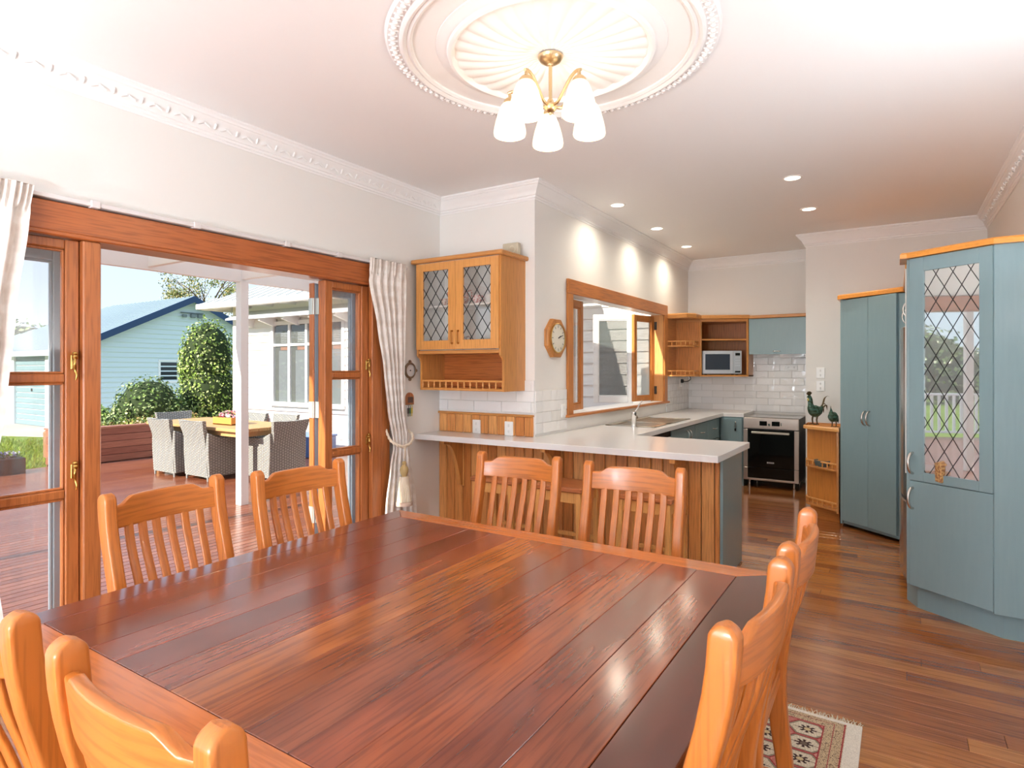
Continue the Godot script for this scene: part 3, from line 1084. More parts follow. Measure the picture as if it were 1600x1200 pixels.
# ================================================================ kitchen
func teal() -> StandardMaterial3D:
	var m := flat("teal_lacquer", rgb(134, 159, 164), 0.24)
	if m.albedo_texture == null:
		m.albedo_texture = ramp_tex("teal_grain", 0.05, [0.0, Color(0.975, 0.98, 0.98), 1.0, Color.WHITE], 3, 128)
		m.uv1_triplanar = true
		m.uv1_world_triplanar = true
		m.uv1_scale = Vector3(6, 0.6, 6)
	return m

func rimu(axis: int) -> StandardMaterial3D:
	return wood("rimu_%d" % axis, rgb(214, 146, 76), axis, 0.32, 0.28, 0.15)

# row of turned spindles between a bottom and a top rail, along the points
func gallery(parent: Node3D, pts: PackedVector3Array, h: float, gap: float, mat: Material) -> void:
	var cache: ArrayMesh = mb().lathe(p2([0.0045, 0.0, 0.0075, h * 0.12, 0.0045, h * 0.22, 0.0095, h * 0.5, 0.0045, h * 0.78, 0.0075, h * 0.88, 0.0045, h]), Vector3.ZERO, 8, 60.0).mesh()
	for i in pts.size() - 1:
		var a := pts[i]
		var b := pts[i + 1]
		var d := (b - a).normalized()
		var L := (b - a).length()
		var bs := Basis(d, Vector3.UP, d.cross(Vector3.UP))
		wpart(parent, "gallery_rail", mb().box((a + b) / 2 + V(0, h + 0.006, 0), V(L + 0.012, 0.016, 0.016), 0.003, bs), mat)
		var n := maxi(1, roundi(L / gap))
		for k in n + 1:
			if i > 0 and k == 0:
				continue
			var s := wpart(parent, "spindle", cache, mat)
			s.position += a.lerp(b, float(k) / n)

func arch_handle(parent: Node3D, p: Vector3, along: Vector3, out: Vector3, L: float, mat: Material, r := 0.005) -> void:
	var pts := PackedVector3Array()
	for i in 15:
		var a := PI * i / 14.0
		pts.append(p - along * (cos(a) * L / 2) + out * (sin(a) * L * 0.36))
	var m := mb().tube(pts, r, 8)
	wpart(parent, "handle", m, mat)

func kitchen() -> void:
	var tl := teal()
	var ry := rimu(1)
	var rx := rimu(0)
	var rz := rimu(2)
	var chrome := flat("chrome", rgb(226, 226, 224), 0.12, 1.0)
	var white := flat("benchtop_laminate", rgb(240, 240, 240), 0.2)
	# ---- benchtop
	var top := p2([-3.498, 3.93, -0.965, 3.975, -0.945, 4.865, -1.86, 4.855, -1.86, 7.94, -1.612, 7.94, -1.612, 8.596, -2.496, 8.596, -2.496, 4.274, -3.498, 4.266])
	tag(part(self, "benchtop", mb().slab(top, V(0, 0.865, 0), V(1, 0, 0), V(0, 0, -1), 0.045, 0.004), white), "long white kitchen benchtop running from breakfast bar to oven", "benchtop")
	# ---- peninsula
	var pn := thing("peninsula_cabinet", "breakfast bar base clad in upright timber boards with a blue-green end panel", "cabinet", V(-2.2, 0, -4.55))
	wpart(pn, "carcass", mb().cube(V(-2.49, 0.02, -4.29), V(-1.02, 0.864, -4.845)), tl)
	wpart(pn, "end_panel", mb().cube(V(-1.018, 0.0, -4.25), V(-0.998, 0.864, -4.85), 0.002), tl)
	var bw := []
	for i in 5:
		bw.append(wood("bar_board_%d" % i, [rgb(230, 158, 88), rgb(220, 144, 76), rgb(238, 170, 100), rgb(210, 132, 66), rgb(226, 152, 82)][i], 1, 0.36, 0.36, 0.1, i * 0.4, 1.0, true))
	var x := -3.498
	while x < -1.03:
		var b := minf(x + 0.0904, -1.019)
		var m := mb().cube(V(x + 0.002, 0.0, -4.27), V(b - 0.002, 0.864, -4.252), 0.006)
		wpart(pn, "board", m, bw[rng.randi() % 5])
		x += 0.0904
	for bx in [-3.232, -2.26, -1.265]:
		var prof := PackedVector2Array()
		prof.append(Vector2(-4.252, 0.862))
		prof.append(Vector2(-3.975, 0.862))
		prof.append(Vector2(-3.975, 0.838))
		for i in 13:
			var f := i / 12.0
			prof.append(Vector2(-4.0 - 0.2 * pow(f, 0.62), 0.832 - 0.33 * pow(f, 1.5)))
		prof.append(Vector2(-4.206, 0.455))
		prof.append(Vector2(-4.252, 0.455))
		wpart(pn, "corbel", mb().slab(prof, V(bx + 0.02, 0, 0), V(0, 0, 1), V(0, 1, 0), 0.04, 0.004), ry)
		wpart(pn, "corbel_backing", mb().cube(V(bx - 0.005, 0.44, -4.252), V(bx + 0.032, 0.862, -4.236), 0.003), ry)
	# ---- stools
	stools()
	# ---- timber splash panel behind the bar
	var sp := thing("splash_panel", "low upright-board timber panel on the wall above the breakfast bar", "wall panel", V(-3.0, 0.91, ZR))
	x = -3.498
	while x < -2.52:
		var b := minf(x + 0.0904, -2.506)
		wpart(sp, "board", mb().cube(V(x + 0.002, 0.911, ZR), V(b - 0.002, 1.072, ZR + 0.014), 0.005), bw[rng.randi() % 5])
		x += 0.0904
	wpart(sp, "cap", mb().cube(V(-3.499, 1.072, ZR), V(-2.503, 1.092, ZR + 0.032), 0.005), rx)
	for q in [[-3.074, "white power outlet standing above the benchtop, left one on the timber panel"], [-2.74, "white power outlet on the timber panel, right one, nearer the room corner"]]:
		outlet(V(q[0], 0.97, ZR + 0.014), V(1, 0, 0), V(0, 0, 1), 0.084, 0.118, q[1])
	outlet(V(XK + 0.009, 1.1, -4.75), V(0, 0, -1), V(1, 0, 0), 0.075, 0.118, "white upright outlet on the tiles left of the servery window")
	outlet(V(-1.15, 1.49, ZN + 0.011), V(1, 0, 0), V(0, 0, 1), 0.15, 0.075, "white outlet on the tiles under the blue-green wall cabinet")
	outlet(V(-0.72, 1.425, ZP), V(1, 0, 0), V(0, 0, 1), 0.085, 0.118, "upper white switch plate on the wall above the bird figures")
	outlet(V(-0.72, 1.278, ZP), V(1, 0, 0), V(0, 0, 1), 0.085, 0.118, "lower white switch plate, just above the bird figures")
	hutch()
	base_cabinets(tl, chrome)
	sink(chrome)
	oven()
	corner_uppers(tl, rx, ry, rz, chrome)

func outlet(c: Vector3, u: Vector3, n: Vector3, w: float, h: float, label: String) -> void:
	var white := flat("plate_white", rgb(246, 246, 244), 0.3)
	var t := thing("power_outlet", label, "switch plate" if label.contains("switch") else "outlet", c)
	var bs := Basis(u, Vector3.UP, n)
	part(t, "plate", mb().box(n * 0.005, V(w, h, 0.01), 0.003, bs), white)
	var hor := w > h
	for s in [-1.0, 1.0]:
		var o: Vector3 = (u * s * w * 0.22) if hor else (Vector3.UP * s * h * 0.22)
		part(t, "switch", mb().box(o + n * 0.0115, V(0.016, 0.024, 0.006), 0.002, bs), flat("plate_grey", rgb(228, 228, 226), 0.35))

func stools() -> void:
	var seatm := wood("stool_seat", rgb(190, 112, 62), 0, 0.3, 0.4, 0.2)
	var frame := wood("stool_frame", rgb(232, 168, 92), 1, 0.38, 0.32)
	var proto: Node3D
	var xs := [-2.515, -1.97, -1.355]
	var lb := ["timber bar stool under the breakfast bar, nearest the glazed wall cabinet and left bracket", "timber bar stool under the breakfast bar, middle of the three", "timber bar stool under the breakfast bar, nearest the blue-green end panel"]
	for i in 3:
		if i == 0:
			proto = thing("bar_stool", lb[0], "stool", V(xs[0], 0, -3.82), 0.0, "bar stools under the breakfast bar")
			part(proto, "seat", mb().box(V(0, 0.645, 0), V(0.38, 0.035, 0.33), 0.008), seatm)
			for sx in [-1.0, 1.0]:
				for sz in [-1.0, 1.0]:
					part(proto, "leg", mb().sweep(pv([sx * 0.175, 0, sz * 0.15, sx * 0.155, 0.628, sz * 0.13]), rrect(0.038, 0.038, 0.006), V(1, 0, 0)), frame)
				part(proto, "side_apron", mb().box(V(sx * 0.156, 0.59, 0), V(0.02, 0.075, 0.23), 0.003), frame)
				part(proto, "foot_rail", mb().box(V(sx * 0.168, 0.2, 0), V(0.02, 0.03, 0.27), 0.004), frame)
				part(proto, "apron", mb().box(V(0, 0.59, sx * 0.131), V(0.28, 0.075, 0.02), 0.003), frame)
				part(proto, "foot_rail", mb().box(V(0, 0.26, sx * 0.143), V(0.3, 0.03, 0.02), 0.004), frame)
		else:
			copy(proto, V(xs[i], 0, -3.82), 0.0, lb[i])

# ---- leaded lights: diamond panes and strips of lead in the rectangle o + ux*w + uy*h
func leadlight(door: Node3D, o: Vector3, ux: Vector3, uy: Vector3, w: float, h: float, cw: float, ch: float, ph: Vector2, gl: Material, lead: Material, lw: float) -> void:
	var n := ux.cross(uy)
	var rect := p2([0, 0, w, 0, w, h, 0, h])
	var i0 := -2
	var bars := mb()
	var nx := int(w / cw) + 3
	var ny := int(h / ch) + 3
	for i in range(i0, nx * 2):
		for j in range(i0, ny * 2):
			if (i + j) % 2:
				continue
			var c := Vector2(i * cw / 2, j * ch / 2) + ph
			var g := 0.0015
			var di := PackedVector2Array([c + Vector2(cw / 2 - g, 0), c + Vector2(0, ch / 2 - g * 1.6), c - Vector2(cw / 2 - g, 0), c - Vector2(0, ch / 2 - g * 1.6)])
			for poly in Geometry2D.intersect_polygons(di, rect):
				if poly.size() < 3:
					continue
				var area := 0.0
				for k in poly.size():
					area += poly[k].cross(poly[(k + 1) % poly.size()])
				if absf(area) < 2e-5:
					continue
				var m := mb().slab(poly, o - n * 0.0015, ux, uy, 0.003)
				wpart(door, "pane", m, gl)
			for sg in [-1.0, 1.0]:
				var a := c + Vector2(cw / 2, 0)
				var b := c + Vector2(0, sg * ch / 2)
				for seg in Geometry2D.intersect_polyline_with_polygon(PackedVector2Array([a, b]), rect):
					if seg.size() > 1 and (seg[1] - seg[0]).length() > 0.002:
						var p := o + ux * seg[0].x + uy * seg[0].y
						var q := o + ux * seg[1].x + uy * seg[1].y
						bars.sweep(PackedVector3Array([p, q]), p2([lw, 0, lw * 0.6, 0.0032, -lw * 0.6, 0.0032, -lw, 0, -lw * 0.6, -0.0032, lw * 0.6, -0.0032]), n.cross((q - p).normalized()), PackedFloat32Array(), 50.0, false)
				for seg in Geometry2D.intersect_polyline_with_polygon(PackedVector2Array([c - Vector2(cw / 2, 0), c + Vector2(0, sg * ch / 2)]), rect):
					if seg.size() > 1 and (seg[1] - seg[0]).length() > 0.002:
						var p := o + ux * seg[0].x + uy * seg[0].y
						var q := o + ux * seg[1].x + uy * seg[1].y
						bars.sweep(PackedVector3Array([p, q]), p2([lw, 0, lw * 0.6, 0.0032, -lw * 0.6, 0.0032, -lw, 0, -lw * 0.6, -0.0032, lw * 0.6, -0.0032]), n.cross((q - p).normalized()), PackedFloat32Array(), 50.0, false)
	wpart(door, "lead_came", bars, lead)

# frame of a glazed door in the plane (ux, uy) at o, with a hole x0..x1, y0..y1
func door_frame(o: Vector3, ux: Vector3, uy: Vector3, w: float, h: float, x0: float, x1: float, y0: float, y1: float, th: float) -> MB:
	var n := ux.cross(uy)
	var bs := Basis(ux, uy, n)
	var m := mb()
	for r in [[0, x0, 0, h], [x1, w, 0, h], [x0, x1, 0, y0], [x0, x1, y1, h]]:
		m.box(o + ux * (r[0] + r[1]) / 2 + uy * (r[2] + r[3]) / 2 + n * th / 2, V(r[1] - r[0], r[3] - r[2], th), 0.0015, bs)
	return m

func hutch() -> void:
	var ry := rimu(1)
	var rx := rimu(0)
	var pale := wood("rimu_door", rgb(226, 158, 84), 1, 0.32, 0.22, 0.15)
	var lead := flat("lead", rgb(52, 54, 52), 0.45, 0.3)
	var gl := glass("leaded_glass", rgb(240, 245, 242), 0.06, 0.02)
	var inside := flat("hutch_lining", rgb(250, 248, 244), 0.6)
	var x0 := -3.455
	var x1 := -2.59
	var zf := -3.905
	var zb := ZR
	var yb := 1.29
	var ym := 1.625
	var yt := 2.36
	var t := thing("glazed_wall_cabinet", "timber wall cabinet with two leaded glass doors over an open spindled shelf", "cabinet", V((x0 + x1) / 2, yb, (zf + zb) / 2))
	wpart(t, "cap", mb().cube(V(x0 - 0.035, yt, zf + 0.04), V(x1 + 0.035, yt + 0.036, zb), 0.008), rx)
	# side panels, notched to a shallower shelf below
	for q in [[x0, x0 + 0.02], [x1 - 0.02, x1]]:
		var pr := PackedVector2Array([Vector2(zb, yb), Vector2(zf - 0.045, yb), Vector2(zf - 0.045, ym - 0.12)])
		for i in 7:
			var a := PI / 2 * i / 6.0
			pr.append(Vector2(zf - 0.045 + 0.03 * (1 - cos(a)), ym - 0.12 + 0.06 * sin(a)))
		pr.append_array(PackedVector2Array([Vector2(zf, ym - 0.045), Vector2(zf, yt), Vector2(zb, yt)]))
		wpart(t, "side_panel", mb().slab(pr, V(q[1], 0, 0), V(0, 0, 1), V(0, 1, 0), 0.02, 0.002), ry)
	wpart(t, "bottom_board", mb().cube(V(x0 + 0.02, yb, zf - 0.045), V(x1 - 0.02, yb + 0.022, zb), 0.003), rx)
	wpart(t, "middle_board", mb().cube(V(x0 + 0.02, ym - 0.03, zf - 0.002), V(x1 - 0.02, ym, zb), 0.003), rx)
	wpart(t, "back_board", mb().cube(V(x0 + 0.02, yb + 0.02, zb + 0.002), V(x1 - 0.02, ym - 0.03, zb + 0.012)), wood("rimu_back", rgb(196, 112, 52), 0, 0.4, 0.4))
	wpart(t, "lining", mb().cube(V(x0 + 0.02, ym, zb + 0.002), V(x1 - 0.02, yt, zb + 0.01)).cube(V(x0 + 0.02, ym, zf - 0.02), V(x0 + 0.024, yt, zb)).cube(V(x1 - 0.024, ym, zf - 0.02), V(x1 - 0.02, yt, zb)).cube(V(x0 + 0.02, yt - 0.01, zf), V(x1 - 0.02, yt, zb)).cube(V(x0 + 0.02, ym, zf - 0.02), V(x1 - 0.02, ym + 0.004, zb)), inside)
	wpart(t, "inner_shelf", mb().cube(V(x0 + 0.024, 1.99, zf - 0.06), V(x1 - 0.024, 2.006, zb + 0.01), 0.002), inside)
	gallery(t, PackedVector3Array([V(x0 + 0.022, yb + 0.022, zf - 0.056), V(x1 - 0.022, yb + 0.022, zf - 0.056)]), 0.052, 0.063, pale)
	var w := (x1 - x0 - 0.024) / 2
	for k in 2:
		var ox := x0 + 0.011 + k * (w + 0.002)
		var o := V(ox, ym + 0.006, zf)
		var h := yt - ym - 0.012
		var fx0 := 0.075 if k == 0 else 0.075
		var dr := wpart(t, "door", door_frame(o, V(1, 0, 0), V(0, 1, 0), w, h, fx0, w - 0.075, 0.075, h - 0.065, 0.02), pale)
		leadlight(dr, o + V(fx0, 0.075, 0.01), V(1, 0, 0), V(0, 1, 0), w - 0.15, h - 0.14, 0.104, 0.15, Vector2(0.03, 0.02), gl, lead, 0.0028)
		var hx := ox + (w - 0.03 if k == 0 else 0.03)
		var hm := mb()
		for yy in [ym + 0.055, ym + 0.155]:
			hm.lathe(p2([0.0, 0.0, 0.008, 0.001, 0.009, 0.006, 0.005, 0.012, 0.004, 0.022]), V(hx, yy, zf + 0.02), 10, 50.0, Basis(V(1, 0, 0), V(0, 0, 1), V(0, -1, 0)))
		hm.tube(pv([hx, ym + 0.05, zf + 0.04, hx, ym + 0.16, zf + 0.04]), 0.005, 8)
		wpart(dr, "handle", hm, flat("aged_brass", rgb(176, 116, 54), 0.35, 0.8))
	# crockery behind the glass
	var china := flat("china_white", rgb(244, 240, 236), 0.15)
	china_piece("teapot", "patterned china pot on the cabinet's inner shelf, behind the left leaded door", V(-3.13, 2.006, -4.08), 1.25, [rgb(232, 208, 200), rgb(190, 90, 84)], true)
	china_piece("cup", "pale china bowl on the inner shelf, far left behind the left leaded door", V(-3.3, 2.006, -4.1), 0.9, [rgb(230, 216, 204), rgb(186, 120, 100)], false)
	china_piece("cup", "red-flowered china cup on the inner shelf, left one behind the right leaded door", V(-2.93, 2.006, -4.06), 0.95, [rgb(240, 226, 222), rgb(190, 70, 74)], false)
	china_piece("cup", "plain white china cup on the inner shelf, centred behind the right leaded door", V(-2.8, 2.006, -4.06), 0.9, [rgb(244, 242, 238), rgb(244, 242, 238)], false)
	china_piece("teapot", "blue and red patterned china pot on the cabinet floor behind the left leaded door", V(-3.12, 1.629, -4.06), 1.15, [rgb(226, 214, 210), rgb(120, 80, 100)], true)
	china_piece("cup", "small pink patterned china cup on the cabinet floor behind the right leaded door", V(-2.74, 1.629, -4.02), 0.9, [rgb(238, 222, 216), rgb(200, 120, 112)], false)

func china_piece(called: String, label: String, at: Vector3, s: float, cols: Array, pot: bool) -> void:
	var m := StandardMaterial3D.new()
	m.resource_name = "china"
	m.roughness = 0.15
	m.albedo_texture = ramp_tex("china_%s" % cols[1].to_html(), 0.04, [0.0, cols[0], 0.52, cols[0], 0.58, cols[1], 1.0, cols[1]], 2, 128)
	m.uv1_triplanar = true
	m.uv1_scale = Vector3(9, 9, 9)
	var t := thing(called, label, called, at)
	if pot:
		part(t, "body", mb().lathe(p2([0, 0, 0.035, 0, 0.04, 0.006, 0.06, 0.03, 0.066, 0.06, 0.058, 0.09, 0.038, 0.11, 0.036, 0.115]), Vector3.ZERO, 22, 60.0).scaled(s), m)
		part(t, "lid", mb().lathe(p2([0.04, 0.112, 0.03, 0.126, 0.01, 0.134, 0.006, 0.14, 0.011, 0.15, 0.0, 0.156]), Vector3.ZERO, 18, 60.0).scaled(s), m)
		part(t, "spout", mb().tube(spline(pv([-0.055, 0.04, 0, -0.085, 0.055, 0, -0.1, 0.1, 0]), 8), 0.012, 8, 0.007).scaled(s), m)
		part(t, "handle", mb().tube(spline(pv([0.055, 0.09, 0, 0.1, 0.095, 0, 0.1, 0.045, 0, 0.06, 0.035, 0]), 12), 0.006, 8).scaled(s), m)
	else:
		part(t, "body", mb().lathe(p2([0, 0, 0.025, 0, 0.026, 0.006, 0.038, 0.025, 0.046, 0.055, 0.05, 0.078, 0.047, 0.078, 0.043, 0.055, 0.034, 0.026, 0.0, 0.01]), Vector3.ZERO, 20, 50.0).scaled(s), m)
		part(t, "handle", mb().tube(spline(pv([0.045, 0.065, 0, 0.072, 0.06, 0, 0.068, 0.03, 0, 0.04, 0.028, 0]), 10), 0.0045, 8).scaled(s), m)

func base_cabinets(tl: Material, chrome: Material) -> void:
	var t := thing("base_cabinet", "blue-green base cabinets with doors and drawers under the sink benchtop", "cabinet", V(-2.2, 0, -6.4))
	var xf := -1.9
	wpart(t, "carcass", mb().cube(V(-2.49, 0.1, -4.87), V(xf - 0.02, 0.864, -8.58)), tl)
	wpart(t, "kick_board", mb().cube(V(-2.49, 0.0, -4.87), V(xf - 0.07, 0.1, -7.9)), flat("teal_dark", rgb(88, 108, 108), 0.5))
	for q in [[-5.97, -6.5, "door"], [-6.51, -6.8, "door"]]:
		var d := wpart(t, "door", mb().cube(V(xf - 0.02, 0.12, q[0]), V(xf, 0.845, q[1]), 0.002), tl)
		arch_handle(d, V(xf, 0.76, -6.46 if q[0] > -6.3 else -6.55), V(0, 1, 0), V(1, 0, 0), 0.1, chrome)
	for q in [[-6.82, -7.34], [-7.35, -7.9]]:
		for k in 3:
			var d := wpart(t, "drawer", mb().cube(V(xf - 0.02, 0.12 + k * 0.243, q[0]), V(xf, 0.356 + k * 0.243, q[1]), 0.002), tl)
			arch_handle(d, V(xf, 0.25 + k * 0.243, (q[0] + q[1]) / 2), V(0, 0, 1), V(1, 0, 0), 0.1, chrome)
	var dw := thing("dishwasher", "dark fronted dishwasher under the sink benchtop, next to the peninsula", "dishwasher", V(-1.93, 0.1, -5.55))
	wpart(dw, "front_panel", mb().cube(V(xf - 0.018, 0.12, -5.22), V(xf + 0.004, 0.79, -5.94), 0.003), flat("dishwasher_front", rgb(150, 156, 156), 0.3, 0.6))
	wpart(dw, "control_strip", mb().cube(V(xf - 0.018, 0.795, -5.22), V(xf + 0.0, 0.855, -5.94), 0.003), flat("gloss_black", rgb(22, 22, 22), 0.15))
	var n := thing("narrow_cabinet", "narrow blue-green cupboard between the corner and the oven", "cabinet", V(-1.75, 0, -8.2))
	wpart(n, "carcass", mb().cube(V(-1.898, 0.0, -7.95), V(-1.615, 0.864, -8.58)), tl)
	var d2 := wpart(n, "door", mb().cube(V(-1.88, 0.12, -7.93), V(-1.63, 0.845, -7.95), 0.002), tl)
	wpart(d2, "handle", mb().box(V(-1.71, 0.77, -7.922), V(0.02, 0.075, 0.016), 0.005), chrome)
	wpart(d2, "latch", mb().box(V(-1.71, 0.705, -7.924), V(0.018, 0.035, 0.012), 0.003), flat("gloss_black", rgb(22, 22, 22), 0.15))

func sink(chrome: Material) -> void:
	var ss := flat("sink_steel", rgb(206, 200, 186), 0.28, 0.9)
	var t := thing("sink", "inset stainless steel sink with a drainer in the benchtop", "sink", V(-2.15, 0.91, -6.1))
	var x0 := -2.44
	var x1 := -1.93
	var z0 := -5.55
	var z1 := -6.72
	var m := mb()
	for r in [[x0, x1, z0, z0 - 0.05], [x0, x1, z1 + 0.05, z1], [x0, x0 + 0.07, z0, z1], [x1 - 0.05, x1, z0, z1], [x0, x1, -5.98, -6.06]]:
		m.cube(V(r[0], 0.911, r[2]), V(r[1], 0.918, r[3]), 0.003)
	wpart(t, "rim", m, ss)
	wpart(t, "bowl", mb().cube(V(x0 + 0.06, 0.9102, z0 - 0.04), V(x1 - 0.04, 0.912, -6.0)), flat("sink_bowl", rgb(150, 146, 138), 0.35, 0.8))
	var dr := mb().cube(V(x0 + 0.06, 0.9102, -6.05), V(x1 - 0.04, 0.9125, z1 + 0.04))
	for i in 9:
		dr.cube(V(x0 + 0.1 + i * 0.04, 0.9125, -6.1), V(x0 + 0.112 + i * 0.04, 0.916, z1 + 0.08), 0.0015)
	wpart(t, "drainer", dr, ss)
	var tap := thing("mixer_tap", "chrome mixer tap with a raised lever at the sink", "tap", V(-2.12, 0.91, -5.5))
	part(tap, "body", mb().lathe(p2([0.03, 0.0, 0.03, 0.01, 0.024, 0.014, 0.023, 0.1, 0.026, 0.105, 0.026, 0.145, 0.02, 0.152, 0.0, 0.154]), Vector3.ZERO, 18), chrome)
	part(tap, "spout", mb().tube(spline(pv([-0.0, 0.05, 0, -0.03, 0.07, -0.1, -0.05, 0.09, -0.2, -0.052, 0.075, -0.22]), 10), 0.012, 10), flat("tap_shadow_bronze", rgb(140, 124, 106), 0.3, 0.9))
	part(tap, "lever", mb().tube(spline(pv([0.012, 0.15, 0.0, 0.04, 0.19, -0.0, 0.065, 0.235, 0.0, 0.085, 0.26, 0.0]), 10), 0.009, 8, 0.006), chrome)

func oven() -> void:
	var steel := flat("oven_steel", rgb(204, 192, 182), 0.3, 0.75)
	var black := flat("oven_glass", rgb(14, 14, 14), 0.06)
	var x0 := -1.603
	var x1 := -0.975
	var zf := -7.88
	var zb := -8.5
	var t := thing("oven", "freestanding stainless steel oven with a black glass door", "oven", V((x0 + x1) / 2, 0, -8.2))
	wpart(t, "body", mb().cube(V(x0, 0.095, zf - 0.02), V(x1, 0.865, zb), 0.003), flat("oven_body", rgb(40, 40, 40), 0.4))
	wpart(t, "hob", mb().cube(V(x0, 0.865, zf - 0.01), V(x1, 0.878, zb), 0.003), flat("hob_glass", rgb(150, 146, 140), 0.1, 0.4))
	wpart(t, "control_panel", mb().cube(V(x0, 0.735, zf), V(x1, 0.868, zf - 0.03), 0.004), steel)
	var sc := mb().cube(V(-1.415, 0.775, zf + 0.001), V(-1.33, 0.83, zf - 0.004)).cube(V(-1.275, 0.775, zf + 0.001), V(-1.185, 0.83, zf - 0.004))
	wpart(t, "display", sc, black)
	wpart(t, "knob", mb().box(V(-1.302, 0.79, zf + 0.006), V(0.03, 0.032, 0.016), 0.004).box(V(-1.168, 0.8, zf + 0.006), V(0.014, 0.04, 0.014), 0.003), flat("chrome", rgb(226, 226, 224), 0.12, 1.0))
	var d := wpart(t, "door", mb().cube(V(x0 + 0.05, 0.262, zf), V(x1 - 0.05, 0.725, zf - 0.025), 0.003), black)
	wpart(d, "door_stile", mb().cube(V(x0, 0.262, zf), V(x0 + 0.05, 0.725, zf - 0.025), 0.003).cube(V(x1 - 0.05, 0.262, zf), V(x1, 0.725, zf - 0.025), 0.003), steel)
	wpart(d, "handle", mb().box(V((x0 + x1) / 2, 0.69, zf + 0.035), V(0.43, 0.026, 0.014), 0.005).box(V(x0 + 0.12, 0.69, zf + 0.015), V(0.016, 0.02, 0.04), 0.003).box(V(x1 - 0.12, 0.69, zf + 0.015), V(0.016, 0.02, 0.04), 0.003), flat("oven_handle", rgb(214, 208, 196), 0.3, 0.8))
	var tm := TextMesh.new()
	var f := SystemFont.new()
	f.font_names = PackedStringArray(["Droid Sans"])
	f.font_weight = 700
	tm.font = f
	tm.font_size = 48
	tm.pixel_size = 0.00052
	tm.depth = 0.001
	tm.text = "BOSCH"
	wpart(d, "lettering", tm, flat("lettering_white", rgb(220, 220, 220), 0.4)).position += V(-1.289, 0.325, zf + 0.0008)
	var dw := wpart(t, "drawer", mb().cube(V(x0 + 0.05, 0.125, zf), V(x1 - 0.05, 0.256, zf - 0.02), 0.003), black)
	wpart(dw, "drawer_stile", mb().cube(V(x0, 0.1, zf), V(x0 + 0.05, 0.256, zf - 0.02), 0.003).cube(V(x1 - 0.05, 0.1, zf), V(x1, 0.256, zf - 0.02), 0.003).cube(V(x0 + 0.05, 0.1, zf), V(x1 - 0.05, 0.125, zf - 0.02), 0.003), steel)
	for sx in [x0 + 0.06, x1 - 0.06]:
		for sz in [zf - 0.06, zb + 0.08]:
			wpart(t, "foot", mb().lathe(p2([0.0, 0.0, 0.018, 0.0, 0.018, 0.02, 0.012, 0.025, 0.012, 0.098]), V(sx, 0, sz), 12), flat("chrome", rgb(226, 226, 224), 0.12, 1.0))

